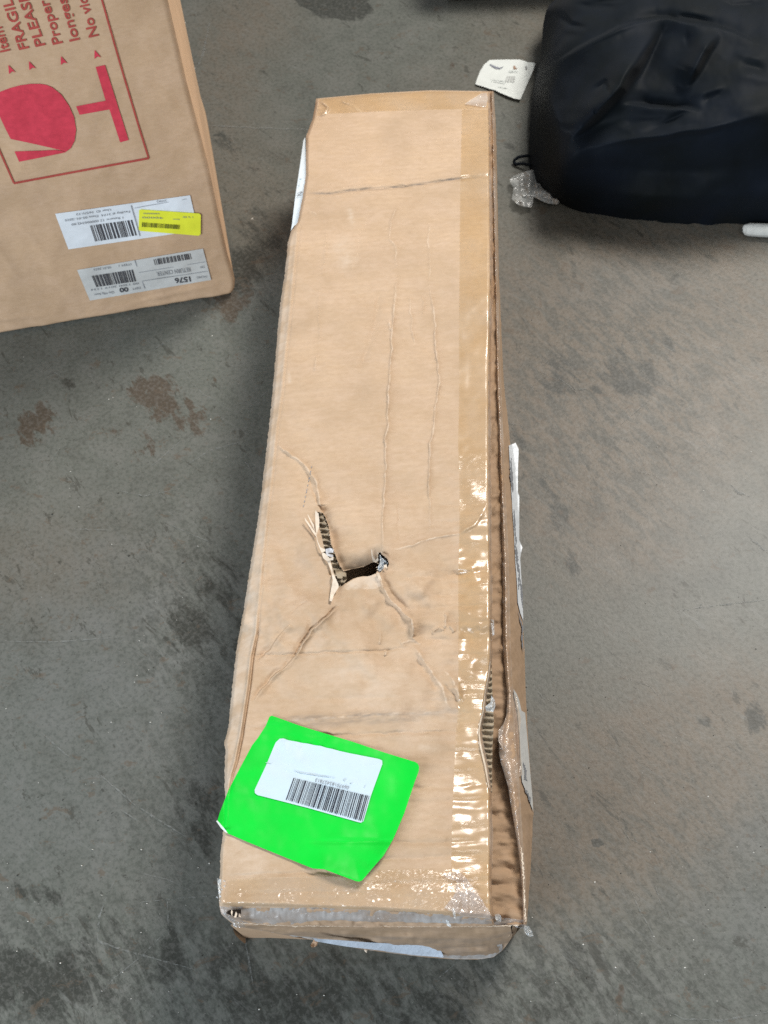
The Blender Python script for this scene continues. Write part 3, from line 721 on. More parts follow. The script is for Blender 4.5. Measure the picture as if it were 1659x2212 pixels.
# walls: left, far, near, right --------------------------------------------------
def wallgrid(name, G, mat, parent, disp=0.0, sc_=30, seed=0, **kw):
    """G: grid of px,py,z -> mesh, with a little relief in z"""
    G = G.copy()
    if disp:
        rows = np.arange(G.shape[0])[:, None] * 3.0 + 0 * G[..., 0]
        a = np.ones_like(G[..., 2]); a[0] = 0; a[-1] = 0
        G[..., 2] += a * disp * fbm(G[..., 0] / sc_, G[..., 1] / sc_ + rows / sc_, seed, 4)
    V = bp(G[..., 0], G[..., 1], G[..., 2])
    at = {'dirt': np.zeros(G.shape[:2]), 'pale': np.zeros(G.shape[:2]), 'bare_hilite': np.zeros(G.shape[:2])}
    at.update(kw.pop('attrs', {}))
    return mk(name, V, gridfaces(*G.shape[:2]), mat, parent, attrs=at, **kw)


lt = resample(LEFT, 260); lz = ztop(lt[:, 0], lt[:, 1])
Vt = bp(lt[:, 0] + .4, lt[:, 1], lz - .0003)
Vl = []
for k in range(9):
    w = Vt.copy(); w[:, 2] = Vt[:, 2] * (1 - k / 8); w[:, 0] += .004 * math.sin(k * .8); Vl.append(w)
z0 = np.zeros((9, 260))
mk('left_panel', np.stack(Vl), gridfaces(9, 260), KRAFT_L, box, attrs={'dirt': z0, 'pale': z0, 'bare_hilite': z0})
farp = resample([(683, 213), (800, 202), (930, 195), (1056, 197)], 60); fz = ztop(farp[:, 0], farp[:, 1])
Vt = bp(farp[:, 0], farp[:, 1] + .5, fz - .0003); Vl = []
for k in range(7):
    w = Vt.copy(); w[:, 2] *= 1 - k / 6; Vl.append(w)
z0 = np.zeros((7, 60))
mk('far_end_panel', np.stack(Vl), gridfaces(7, 60), KRAFT_L, box, attrs={'dirt': z0, 'pale': z0, 'bare_hilite': z0})

# right side, built from rows running along the box (keyed by y)
def RX(tab):
    t = np.array(tab, float); return lambda y: np.interp(y, t[:, 0], t[:, 1])


x_edge = lambda y: np.interp(y, [p[1] for p in REDGE], [p[0] for p in REDGE])
x_rin = RX([(195, 1061), (300, 1063), (600, 1069), (823, 1073.5), (1000, 1079), (1200, 1086), (1400, 1087), (1450, 1091), (1500, 1097), (1545, 1094), (1575, 1084), (1595, 1078), (1625, 1078), (1650, 1083), (1680, 1092), (1700, 1098), (1740, 1104), (1780, 1111), (1820, 1118), (1870, 1124), (1920, 1128), (1997, 1131)])
x_rout = RX([(195, 1064), (300, 1068), (600, 1073), (823, 1080), (1000, 1087), (1200, 1096), (1400, 1101), (1500, 1106), (1600, 1110), (1700, 1118), (1800, 1124), (1870, 1129), (1920, 1132), (1997, 1135)])
x_out = RX([(195, 1067), (300, 1072), (600, 1078), (823, 1088), (1000, 1107), (1200, 1119), (1310, 1127), (1400, 1133), (1500, 1136), (1600, 1141), (1700, 1148), (1758, 1153), (1770, 1151), (1800, 1150), (1860, 1147), (1925, 1143), (1997, 1138)])
z_rid = RX([(195, .206), (800, .201), (1200, .193), (1500, .186), (1600, .191), (1750, .188), (1997, .180)])
z_rec = RX([(195, .203), (800, .194), (1000, .189), (1200, .184), (1500, .177), (1600, .169), (1700, .166), (1800, .174), (1997, .172)])
z_out = RX([(195, .15), (800, .12), (1200, .09), (1500, .07), (1997, .06)])
YS = np.arange(197, 1998, 3.0); n = len(YS); one = np.ones(n)


def rowsgrid(cols, ms):
    out = []
    for k in range(len(cols) - 1):
        for q in range(ms[k]):
            t = q / ms[k]; out.append(np.stack([cols[k][0] * (1 - t) + cols[k + 1][0] * t, YS, cols[k][1] * (1 - t) + cols[k + 1][1] * t], -1))
    out.append(np.stack([cols[-1][0], YS, cols[-1][1]], -1))
    return np.stack(out)


wobble = .8 * fbm(YS / 14, YS * 0, 2, 3)
# recessed inner panel seen through the gap
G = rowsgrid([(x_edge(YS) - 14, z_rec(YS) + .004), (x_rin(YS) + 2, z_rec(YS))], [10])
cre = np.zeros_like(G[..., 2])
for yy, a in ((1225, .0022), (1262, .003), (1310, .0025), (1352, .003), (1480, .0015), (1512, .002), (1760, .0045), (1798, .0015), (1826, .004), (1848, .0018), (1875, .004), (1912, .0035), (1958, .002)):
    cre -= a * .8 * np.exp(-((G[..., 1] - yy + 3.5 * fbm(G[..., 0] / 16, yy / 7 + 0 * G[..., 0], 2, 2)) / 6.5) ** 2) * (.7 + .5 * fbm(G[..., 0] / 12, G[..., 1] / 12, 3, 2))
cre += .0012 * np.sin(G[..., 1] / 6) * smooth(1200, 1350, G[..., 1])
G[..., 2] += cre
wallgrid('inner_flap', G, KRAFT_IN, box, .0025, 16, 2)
# ridge of the folded side flap, then the bulging outer side and its lower half down to the floor
zin = z_rid(YS) + .0012 * fbm(YS / 9, YS * 0, 3, 3)
G = rowsgrid([(x_rin(YS) + 3, z_rec(YS) - .003), (x_rin(YS) + wobble * .6, z_rid(YS) - .004), ((x_rin(YS) + x_rout(YS)) / 2 + wobble, zin + .001), (x_rout(YS) + wobble * .7, z_rid(YS) - .006), ((x_rout(YS) * .5 + x_out(YS) * .5), z_rid(YS) * .55 + z_out(YS) * .45), (x_out(YS) + .5 * wobble, z_out(YS))], [3, 3, 3, 6, 6])
P = bp(G[-1][:, 0], G[-1][:, 1], G[-1][:, 2])
wallgrid('side_flap', G, KRAFT_L, box, .0022, 26, 4)
Vl = []
for k in range(8):
    w = P.copy(); w[:, 2] = P[:, 2] * (1 - k / 7); w[:, 0] -= .010 * (k / 7) ** .6 + .002 * (k > 0); Vl.append(w)
z0 = np.zeros((8, n))
mk('lower_side_panel', np.stack(Vl), gridfaces(8, n), KRAFT_L, box, attrs={'dirt': z0, 'pale': z0, 'bare_hilite': z0})
x_mid = lambda y: (x_rout(y) + x_out(y)) / 2


def zside(x, y):
    a = x_rout(y); b = x_out(y); m = (a + b) / 2; zr = z_rid(y) - .006; zo = z_out(y); zm = z_rid(y) * .55 + zo * .45
    return np.where(x < m, zr + (zm - zr) * np.clip((x - a) / (m - a), 0, 1), zm + (zo - zm) * np.clip((x - m) / (b - m), 0, 1.6))


def S_side(px, py, lift=.004):
    px = np.asarray(px, float); py = np.asarray(py, float)
    return bp(px, py, zside(px, py) + lift + .0016 * fbm(px / 9, py / 16, 3, 3))


# thin edge strip below the top panel edge (board thickness wrapped in tape)
G = rowsgrid([(x_edge(YS), ztop(x_edge(YS), YS) - .0004), (x_edge(YS) + 3.2 + .6 * wobble, ztop(x_edge(YS), YS) - .007), (x_edge(YS) + 2.0, ztop(x_edge(YS), YS) - .014)], [3, 2])
wallgrid('board_edge', G, KRAFT_L, box, .0006, 6, 1)
# torn corrugation along the right edge
def corrug(outline, period, amp, depth, name, ang=0.0, step=1.3):
    def f(x, y):
        ph = (y * math.cos(ang) - x * math.sin(ang)) / period * 2 * math.pi + .9 * fbm(x / 25, y / 25, 2, 2)
        return bp(x, y, ztop(x, y, False) - depth + amp * np.sin(ph) * (1 + .2 * fbm(x / 6, y / 6, 1, 2)) + .0009 * fbm(x / 4, y / 4, 4, 2))
    return polymesh(outline, step, f, name, FLUTE, box)


corrug([(1030, 1438), (1062, 1432), (1064, 1500), (1067, 1560), (1064, 1610), (1063, 1660), (1063, 1712), (1050, 1712), (1030, 1600)], 13.0, .0034, .007, 'corrugated_layer', .05)
corrug(c3([(420, 180), (540, 190), (640, 420), (700, 640), (790, 900), (800, 1000), (720, 1110), (640, 1000), (600, 820), (500, 700), (470, 420)]), 12.4, .0038, .0085, 'corrugated_layer', .05)

# near end -----------------------------------------------------------------------
ne = [(474, 1957), (500, 1961), (640, 1961), (800, 1966), (950, 1975), (1063, 1984), (1100, 1987), (1134, 1990)]
zt = [float(ztop(np.array([x]), np.array([y]))[0]) for x, y in ne[:6]] + [.176, .172]
r0 = [(x, y, z) for (x, y), z in zip(ne, zt)]
r1 = [(478, 1975, .190), (520, 1981, .189), (640, 1984, .188), (800, 1988, .186), (950, 1992, .184), (1063, 1993, .180), (1100, 1994, .172), (1136, 1994, .166)]
r2 = [(500, 1994, .168), (530, 1996, .170), (640, 2001, .172), (800, 2003, .172), (950, 2003, .172), (1040, 2002, .172), (1105, 2000, .168), (1136, 1999, .160)]
G = loft([r0, r1, r2], 200, [6, 6])
G[..., 1] += .9 * fbm(G[..., 0] / 20, G[..., 1] / 8, 2, 3) * np.linspace(0, 1, 13)[:, None]
nedirt = .35 + 0 * G[..., 0]
wallgrid('upper_end_flap', G, KRAFT_L, box, .0022, 16, 6, attrs={'dirt': nedirt * .6})
r3 = [(502, 1992, .150), (530, 1994, .148), (640, 1998, .140), (800, 1998, .132), (950, 1997, .130), (1040, 1996, .132), (1102, 1996, .140)]
r4 = [(500, 1997, .14), (560, 2006, .12), (650, 2018, .09), (800, 2032, .065), (950, 2040, .06), (1040, 2042, .06), (1106, 2020, .08)]
r5 = [(498, 1999, .125), (560, 2009, .10), (635, 2024, .07), (697, 2033.6, .05), (783, 2051, .03), (857, 2060.6, .015), (919, 2068, .006), (969, 2071.8, .002), (1031, 2073, .0), (1066, 2068, .004), (1086, 2053, .02), (1100, 2034, .05), (1110, 2012, .10)]
G = loft([r3, r4, r5], 200, [8, 8])
G[..., 2] += .0045 * np.sin(G[..., 1] / 4.5 + 2.5 * fbm(G[..., 0] / 120, G[..., 1] / 30, 1, 2) + .01 * G[..., 0]) * np.sin(np.linspace(0, np.pi, G.shape[0]))[:, None]
G[2:-1, :, 2] += .0065 * fbm(G[2:-1, :, 0] / 130, G[2:-1, :, 1] / 11, 2, 3)
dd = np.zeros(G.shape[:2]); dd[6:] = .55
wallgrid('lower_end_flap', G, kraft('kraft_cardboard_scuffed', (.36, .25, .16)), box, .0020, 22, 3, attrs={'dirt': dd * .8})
P = bp(G[-1][:, 0], G[-1][:, 1], G[-1][:, 2]); Vl = []
for k in range(5):
    w = P.copy(); w[:, 2] = P[:, 2] * (1 - k / 4); w[:, 1] += .012 * k / 4; Vl.append(w)
z0 = np.zeros((5, 200))
mk('end_panel', np.stack(Vl), gridfaces(5, 200), KRAFT_L, box, attrs={'dirt': z0, 'pale': z0, 'bare_hilite': z0})
# small closing corner between the bottom of the end flap and the right side
cpts = [(1100, 2034, .05), (1113, 2018, .07), (1120, 2000, .10), (1134, 1996, .13), (1108, 1996, .13)]
cc = np.array(cpts); mk('corner_flap', bp(cc[:, 0], cc[:, 1], cc[:, 2]), [(0, 1, 2, 4), (2, 3, 4)], KRAFT_IN, box, attrs={'dirt': [.3] * 5, 'pale': [0] * 5, 'bare_hilite': [0] * 5})
# closed inside so that the holes look into a dark box
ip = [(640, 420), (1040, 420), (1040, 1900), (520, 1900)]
ii = np.array([list(bp(x, y, .125)) for x, y in ip]); mk('inner_base', ii, [(0, 1, 2, 3)], KRAFT_IN, box, attrs={'dirt': [0] * 4, 'pale': [0] * 4, 'bare_hilite': [0] * 4})

# tape ---------------------------------------------------------------------------
def tz(x, y):
    wr = wrk(x, y)
    return ztop(x, y) + .0007 + .0007 * fbm(x / 9, y / 2.6, 5, 3) * wr + .0001 * fbm(x / 30, y / 30, 1, 2)


WR = [(1000, 26, .9), (1045, 22, 1.0), (1082, 20, 1.0), (1112, 12, .8), (1180, 12, .3), (1225, 14, .45), (1262, 10, .8), (1300, 16, .5), (1340, 22, .35), (1420, 10, .8), (1445, 6, .8), (1480, 14, 1.0), (1502, 8, 1), (1522, 6, .7), (1570, 10, .5), (1632, 6, .9), (1672, 6, .9), (1690, 5, .6), (1780, 9, 1.0), (1846, 9, .8), (1884, 7, .8), (1915, 16, .6), (1862, 5, .4)]


def wrk(x, y):
    w = 0 * x
    for c, h_, a_ in WR: w = np.maximum(w, a_ * np.exp(-((y - c + .03 * (x - 1020)) / h_) ** 2))
    return .66 * w * np.clip(.2 + 1.4 * np.abs(fbm(x / 16, y / 9, 3, 3)), 0, 1) * (.35 + .65 * smooth(985, 1000, x))


def tapefn(x, y): return bp(x, y, tz(x, y))


TL = [(1056, 236), (998, 236), (994, 440), (992, 700), (992, 860), (990, 960), (993, 1040), (993, 1120), (990, 1240), (991, 1400), (990, 1470), (992, 1500), (984, 1600), (979, 1720), (976, 1800), (975, 1862)]
edge_pts = [(x - .6, y) for x, y in REDGE if 240 < y < 1990]
polymesh([(1056.5, 236)] + TL[1:] + [(980, 1900), (1010, 1960), (1058, 1980)] + edge_pts[::-1], 3.2, tapefn, 'packing_tape', TAPE, box, dense=1.0, attrs={'wr': wrk})
polymesh([(690, 214), (800, 203.5), (930, 197), (1054, 199), (1055, 234), (960, 236), (820, 240), (700, 246), (684, 250)], 3.2, lambda x, y: bp(x, y, ztop(x, y) + .0005), 'packing_tape', TAPE, box, attrs={'wr': lambda x, y: .12 + 0 * x})
polymesh(c4([(1290, 182), (1400, 112), (1438, 108), (1446, 150), (1430, 205)]), 2, lambda x, y: bp(x, y, ztop(x, y) + .0016 + .0006 * fbm(x / 6, y / 6, 3, 3)), 'tape_corner', tape('hazy_tape_far', (.9, .86, .82), .4, (.78, .70, .62), .16, .6, (120, 120, 60), .25), box)
polymesh(cv(1450, 3200, 2.212, [(90, 500), (300, 495), (560, 490), (620, 525), (720, 480), (800, 500), (860, 590), (960, 720), (1090, 925), (1060, 918), (600, 882), (0, 846)]) + [(640, 1959), (560, 1958), (500, 1958), (482, 1954), (490, 1902), (560, 1896), (640, 1894), (720, 1893), (800, 1905)], 2.6,
         lambda x, y: bp(x, y, ztop(x, y) + .0012 + .0005 * fbm(x / 6, y / 3.5, 6, 3)), 'packing_tape', tape('clear_tape_near_end', (.97, .92, .82), .10, (.8, .78, .74), .24, .9, (40, 300, 1), .15, 'wr'), box,
         attrs={'wr': lambda x, y: np.maximum(np.exp(-((y - 1885) / 6) ** 2) * smooth(600, 660, x) * .8, smooth(780, 850, x) * np.exp(-((y - 1906) / 13) ** 2)) * np.clip(.3 + 1.5 * np.abs(fbm(x / 12, y / 9, 2, 3)), 0, 1) + .06})
# whitish lifted triangle of tape in the near right corner
polymesh(cv(1450, 3200, 2.212, [(620, 540), (790, 505), (830, 545), (870, 590), (970, 725), (1090, 925), (830, 905), (660, 830), (760, 700), (770, 600)]), 2.0,
         lambda x, y: bp(x, y, ztop(x, y) + .0028 + .0009 * fbm(x / 9, y / 9, 2, 3)), 'tape_corner', tape('hazy_tape', (.84, .80, .76), .42, (.72, .66, .62), .16, .8, (90, 90, 60), .3), box)
# crumpled tape wrapped round the long edges, the ridge and the near end
def strip(cols, ms, name, mat, disp, sc_, seed, lift=.0012):
    G = rowsgrid(cols, ms); G[..., 2] += lift
    G[..., 2] += disp * fbm(G[..., 0] / sc_, G[..., 1] / (sc_ * 1.3), seed, 4); G[..., 0] += .35 * fbm(G[..., 0] / 5, G[..., 1] / 7, seed + 1, 3)
    V = bp(G[..., 0], G[..., 1], G[..., 2])
    return mk(name, V, gridfaces(*G.shape[:2]), mat, box)


strip([(x_edge(YS) - 2.2, ztop(x_edge(YS) - 2.2, YS)), (x_edge(YS) + 1.2, ztop(x_edge(YS), YS) - .001), (x_edge(YS) + 5.0 + wobble * 1.2, ztop(x_edge(YS), YS) - .010)], [3, 3], 'edge_tape', TAPE_EDGE, .0010, 5, 2)
strip([(x_rin(YS) - .5, z_rid(YS) - .004), ((x_rin(YS) + x_rout(YS)) / 2, zin + .002), (x_rout(YS) + 2.5 + 2 * smooth(1500, 1700, YS), z_rid(YS) - .008)], [4, 4], 'edge_tape', TAPE_EDGE, .0015, 7, 5)
r0t = [(x, y, z + .002) for x, y, z in r0]; r1t = [(x, y + 1, z + .003) for x, y, z in r1]
r2t = [(x, min(y, 1999.5) if x > 1 else y, z + .003) for x, y, z in r2]
G = loft([[(x, y - 3, z) for x, y, z in r0t], r1t, [(x, y - 2, z) for x, y, z in r2t]], 300, [5, 4])
yb = 1 - .55 * smooth(620, 700, G[..., 0]) * smooth(1020, 900, G[..., 0])
G[5:, :, 1] = G[5:5 + 1, :, 1] + (G[5:, :, 1] - G[5:5 + 1, :, 1]) * yb[5:]
G[..., 1] += 1.1 * fbm(G[..., 0] / 14, G[..., 1] / 9, 2, 3)
G[..., 2] += .0013 * fbm(G[..., 0] / 9, G[..., 1] / 5, 1, 4)
mk('end_tape', bp(G[..., 0], G[..., 1], G[..., 2]), gridfaces(*G.shape[:2]), TAPE_GREY, box)
rb = [(x, y - 1.0, z + .004) for x, y, z in r5[:-2]]; ra = [(500, 1996, .138), (560, 2003, .115), (635, 2012, .088), (697, 2018, .072), (783, 2032, .052), (857, 2040, .04), (919, 2046, .033), (969, 2049, .03), (1031, 2050, .03), (1066, 2046, .034), (1084, 2036, .05)]
G = loft([ra, rb], 200, [7], 'idx'); G[..., 1] += 1.0 * fbm(G[..., 0] / 12, G[..., 1] / 9, 3, 3); G[..., 2] += .0012 * fbm(G[..., 0] / 9, G[..., 1] / 5, 1, 4)
mk('end_tape', bp(G[..., 0], G[..., 1], G[..., 2]), gridfaces(*G.shape[:2]), TAPE_GREY, box)
# pale piece of tape on the lower end and lifted scraps
polymesh(cv(1450, 3200, 2.212, [(-480, 1095), (-250, 1110), (0, 1130), (300, 1145), (610, 1160), (640, 1215), (660, 1262), (400, 1240), (100, 1200), (-200, 1165), (-460, 1120)]), 3,
         lambda x, y: bp(x, y, np.interp(x, [560, 700, 860, 970, 1031], [.115, .06, .024, .012, .010]) + .012 + np.clip(2060 - y, -5, 40) * .0009), 'tape_patch', plain('bluish_white_tape', (.50, .56, .64), .35, .5, .8, 70, .12), box)
scrapm = tape('tape_scrap', (.86, .88, .9), .5, (.62, .66, .68), .15, .9, (120, 120, 120), .35)
for q, zz in [(cv(1450, 3200, 2.212, [(1260, 975), (1340, 975), (1400, 990), (1425, 1030), (1440, 1075), (1400, 1080), (1365, 1050), (1350, 1010), (1290, 1000)]), .165),
              (cv(1450, 3200, 2.212, [(1100, 885), (1140, 880), (1160, 910), (1155, 950), (1120, 945), (1105, 910)]), .20),
              (cv(1450, 3200, 2.212, [(675, 930), (700, 945), (722, 985), (715, 995), (685, 985)]), .21), (cv(1450, 3200, 2.212, [(730, 830), (755, 830), (762, 925), (745, 920), (735, 870)]), .219),
              (cv(750, 3300, 2.212, [(232, 350), (300, 372), (318, 352), (300, 440), (290, 530), (255, 560), (240, 440)]), .212), (cv(750, 3300, 2.212, [(225, 515), (240, 495), (250, 515), (240, 530)]), .2),
              (cv(750, 3300, 2.212, [(262, 600), (300, 570), (330, 640), (350, 700), (400, 720), (470, 750), (480, 780), (380, 775), (350, 720), (290, 670)]), .19),
              (cv(1650, 2400, 2.458, [(700, 830), (735, 880), (740, 930), (720, 990), (650, 985), (640, 940), (690, 900)]), .217),
              (cv(1650, 2400, 2.458, [(680, 90), (725, 100), (730, 240), (710, 260), (700, 150)]), .216),
              (c3([(1190, 690), (1215, 745), (1280, 765), (1290, 810), (1250, 850), (1215, 890), (1180, 915), (1165, 860), (1195, 800)]), .214)]:
    polymesh(q, 1.6, lambda x, y, zz=zz: bp(x, y, zz + .003 * fbm(x / 6, y / 6, 3, 3)), 'tape_scrap', scrapm, box)
# hazy tape over the burst flap on the right side
polymesh(cv(1650, 2400, 2.458, [(905, 780), (945, 850), (960, 940), (985, 1050), (975, 1200), (985, 1400), (1000, 1600), (940, 1640), (880, 1480), (800, 1330), (765, 1270), (770, 1170), (820, 1100), (870, 960)]), 2.0,
         lambda x, y: bp(x, y, z_rid(y) + .004 - .00075 * np.clip(x - 1085, 0, 60) + .0016 * fbm(x / 7, y / 10, 3, 4)), 'tape_patch', tape('hazy_side_tape', (.86, .74, .62), .34, (.66, .56, .47), .14, 1.0, (200, 120, 60), .35), box)

# torn paper curls ---------------------------------------------------------------
def curl(poly, lift, name='torn_flap', step=1.2, mat=TORN, slope=(0, 0), c0=None):
    c0 = c0 or np.mean(poly, 0)
    polymesh(poly, step, lambda x, y: bp(x, y, ztop(x, y, False) + lift + slope[0] * (x - c0[0]) + slope[1] * (y - c0[1])), name, mat, box)


curl(c3([(428, 178), (440, 195), (465, 215), (474, 290), (472, 380), (445, 470), (435, 450), (428, 330), (425, 230)]), .008, slope=(-.0002, -.0001))
curl(c3([(300, 268), (310, 275), (370, 360), (438, 455), (442, 500), (425, 480), (390, 430), (340, 350), (305, 300)]), .007)
curl(c3([(333, 228), (342, 232), (408, 350), (425, 430), (412, 410), (370, 320)]), .006)
curl(c3([(440, 470), (455, 540), (490, 620), (540, 640), (545, 665), (500, 680), (470, 610), (445, 540)]), .005)
curl(c3([(500, 675), (545, 690), (600, 750), (640, 730), (640, 770), (560, 780), (520, 745)]), .0055, slope=(.0002, 0))
curl(c3([(600, 770), (625, 860), (660, 970), (700, 1055), (705, 1090), (650, 1180), (625, 1260), (595, 1255), (610, 1130), (635, 1010), (610, 890), (575, 800), (560, 780)]), .0055, slope=(.0002, 0))
curl(c3([(545, 640), (600, 625), (650, 640), (640, 680), (570, 690), (640, 710), (635, 740), (560, 715)]), -.002, mat=plain('pale_torn_core', (.62, .63, .66), .7, .3, .4, 90, .1))
curl(c3([(660, 890), (740, 880), (760, 920), (748, 990), (690, 985), (672, 940)]), -.001, mat=FLUTE)
curl(c3([(1090, 640), (1100, 650), (1110, 720), (1140, 770), (1170, 740), (1178, 770), (1150, 800), (1110, 790), (1095, 720)]), .004)
curl(c3([(1210, 680), (1260, 700), (1310, 750), (1325, 800), (1305, 830), (1290, 770), (1250, 720), (1210, 700)]), .005, mat=KRAFT_L)
curl(c3([(1150, 920), (1185, 925), (1215, 1000), (1215, 1070), (1185, 1010)]), .005)
curl(c3([(1240, 830), (1275, 820), (1278, 870), (1250, 850), (1245, 880)]), .006)
fib = []
for poly, n_ in ((SLIT, 34), (RIP, 16)):
    P_ = resample(list(poly) + [poly[0]], n_ + 1)
    for i in range(n_):
        a_ = P_[i]; d_ = P_[(i + 1) % n_] - a_; d_ = d_ / (np.hypot(*d_) + 1e-9); nn = np.array([d_[1], -d_[0]]) * random.choice([-1, 1]); L_ = random.uniform(1.2, 4.2)
        e_ = a_ + nn * L_ + d_ * random.uniform(-2.5, 2.5)
        fib.append(([tuple(a_ - nn * .8), tuple((a_ + e_) / 2 + d_ * random.uniform(-.8, .8)), tuple(e_)], random.uniform(.25, .6)))
ribbons('paper_fibre', fib, lambda x, y: bp(x, y, ztop(x, y) + .002), TORN, box, kind='stuff')
# ragged torn lip at the right edge rip and small rags at the near end
lip = [(1060, 1428), (1055, 1463), (1048, 1500), (1044, 1540), (1038, 1566), (1036, 1580), (1039, 1606), (1049, 1651), (1057, 1700), (1055, 1703), (1046, 1655), (1036, 1610), (1033, 1580), (1035, 1563), (1041, 1538), (1046, 1498), (1053, 1462), (1058, 1430)]
curl([(x + random.uniform(-.5, .9), y) for x, y in lip], .0022, step=1.5)
ribz = [(cv(750, 3300, 2.212, [(1080, 870), (1120, 880), (1100, 940), (1060, 955), (1045, 935), (1065, 900)]), .045, 'rag', KRAFT_L), (cv(750, 3300, 2.212, [(1505, 960), (1540, 975), (1535, 1000), (1520, 990)]), .03, 'rag', TORN)]
for q, zz, nm, mt in ribz:
    polymesh(q, 2, lambda x, y, zz=zz: bp(x, y, zz + .002 * fbm(x / 6, y / 6, 1, 2)), nm, mt, box)
# burst hole in near left corner: shade painted as dark patch, plus shreds
polymesh(cv(750, 3300, 2.212, [(318, 640), (340, 625), (400, 620), (440, 618), (442, 665), (425, 655), (410, 690), (380, 680), (350, 672), (310, 655)]), 1.6, lambda x, y: bp(x, y, .2085 + .0 * x), 'corner_hole_shade', plain('deep_shadowed_board', (.018, .013, .01), .9, .1), box)
for q in ([(358, 622), (368, 640), (362, 680), (352, 650)], [(395, 640), (408, 660), (398, 692), (380, 690)], [(420, 655), (440, 690), (428, 688)]):
    polymesh(cv(750, 3300, 2.212, q), 1.6, lambda x, y: bp(x, y, .2125 + 0 * x), 'shred', TORN, box)

fre = []
for k_ in range(16):
    y_ = 1835 + k_ * 10; fre.append(([(float(x_rout(y_)) + random.uniform(-2, 1), y_ - 6), (float(x_rout(y_ + 3)) + random.uniform(-1, 2), y_), (float(x_rout(y_ + 6)) + random.uniform(-2, 1), min(y_ + 7, 1996))], random.uniform(.6, 1.7)))
ribbons('frayed_edge', fre, lambda x, y: bp(x, y, z_rid(y) + .004), TORN, box, kind='stuff')
fre = []
for k_ in range(44):
    x_ = 512 + k_ * 14; yl_ = np.interp(x_, [500, 530, 640, 1040, 1136], [1994, 1996, 2001, 2002, 1999]); fre.append(([(x_ - 8, yl_ - random.uniform(0, 2)), (x_, yl_ + random.uniform(-1, 1)), (x_ + 8, yl_ - random.uniform(0, 2))], random.uniform(.3, 1.1)))
ribbons('frayed_edge', fre, lambda x, y: bp(x, y, .1745 + 0 * x), TORN, box, kind='stuff')
# pencil dashes
pl = c8([(398, 1108), (375, 1220), (340, 1390)]); pts = resample(pl, 19)
dash = [([tuple(pts[i]), tuple(pts[i + 1])], .9) for i in (0, 2, 3, 5, 6, 8, 10, 11, 13, 15, 17)]
ribbons('pen_mark', [([d[0][0], ((d[0][0][0] + d[0][1][0]) / 2, (d[0][0][1] + d[0][1][1]) / 2), d[0][1]], .8) for d in dash], lambda x, y: bp(x, y, ztop(x, y) + .0009), INK_G, box)

# white label folded over the left edge, far end
wl = c4([(252, 398), (240, 420), (215, 600), (185, 800), (165, 970), (158, 1010), (182, 975), (200, 968), (240, 790), (257, 660), (255, 520)])
lblm = plain('cool_white_paper', (.72, .80, .84), .55, .35, .1, 60, .03)
wlab = polymesh(wl, 2.0, lambda x, y: bp(x, y, Z0 - .010 - .00055 * np.clip(660 - x, 0, 60)), 'shipping_label', lblm, box, label='white label wrapped over the far left edge')
S_wl = lambda x, y: bp(x, y, Z0 - .008 - .00055 * np.clip(660 - np.asarray(x), 0, 60))
textobj('S', cv(1100, 500, 4.915, [(325, 1285), (435, 1240), (435, 1330), (335, 1345)])[0:4], S_wl, INK_G, wlab)
textobj('r l', cv(1100, 500, 4.915, [(370, 1180), (420, 1010), (385, 1000), (360, 1120)]), S_wl, plain('blue_grey_ink', (.3, .42, .5), .6), wlab)
# white papers on the crushed right side
c2 = lambda p: cv(1900, 1700, 1.3825, p)
up = c2([(143, 75), (165, 66), (180, 60), (197, 95), (193, 200), (192, 330), (200, 350), (200, 470), (200, 590), (217, 630), (210, 660), (205, 690), (212, 800), (218, 900), (222, 1030), (205, 985), (192, 930), (188, 830), (178, 700), (172, 560), (163, 430), (153, 250)])
rl = polymesh(up, 2.2, lambda x, y: S_side(x, y, .007), 'shipping_label', PAPER, box, label='crumpled white label on the right side')
ribbons('print_line', [(c2([(155, 140), (158, 240), (166, 330)]), 2.2), (c2([(172, 420), (176, 520), (182, 600)]), 1.4), (c2([(186, 570), (182, 620), (188, 700), (200, 780), (196, 860)]), 2.2), (c2([(205, 800), (214, 880), (218, 960)]), 1.5), (c2([(196, 980), (206, 1030), (218, 1060), (215, 1130), (222, 1200)]), 1.4)], lambda x, y: S_side(x, y, .0095), INK_G, rl)
lo = c2([(168, 1400), (185, 1425), (200, 1462), (212, 1518), (232, 1530), (238, 1600), (243, 1660), (252, 1760), (262, 1880), (272, 1990), (276, 2066), (262, 2030), (240, 1965), (215, 1905), (205, 1780), (200, 1640), (190, 1520), (172, 1440)])
rl2 = polymesh(lo, 2.2, lambda x, y: S_side(x, y, .008), 'shipping_label', PAPER_D, box, label='torn grey-white label low on the right side')
ribbons('print_line', [(c2([(222, 1800), (235, 1850), (232, 1890), (246, 1900)]), 2.0), (c2([(230, 1940), (248, 1975), (262, 2020)]), 2.4)], lambda x, y: S_side(x, y, .0108), INK_G, rl2)

# green label ---------------------------------------------------------------------
cg = lambda p: cv(850, 2800, 1.9518, p)
gout = cg([(405, 60), (413, 42), (430, 35), (470, 48), (640, 110), (850, 175), (1050, 235), (1300, 320), (1530, 390), (1550, 402), (1562, 425), (1560, 460), (1520, 570), (1450, 780), (1400, 900), (1360, 990), (1290, 1110), (1210, 1200), (1125, 1300), (1105, 1310), (1080, 1308), (830, 1215),
           (780, 1212), (740, 1208), (400, 1070), (230, 1000), (90, 940), (60, 910), (10, 848), (30, 780), (100, 600), (200, 410), (280, 260), (320, 210), (340, 180), (385, 110)])


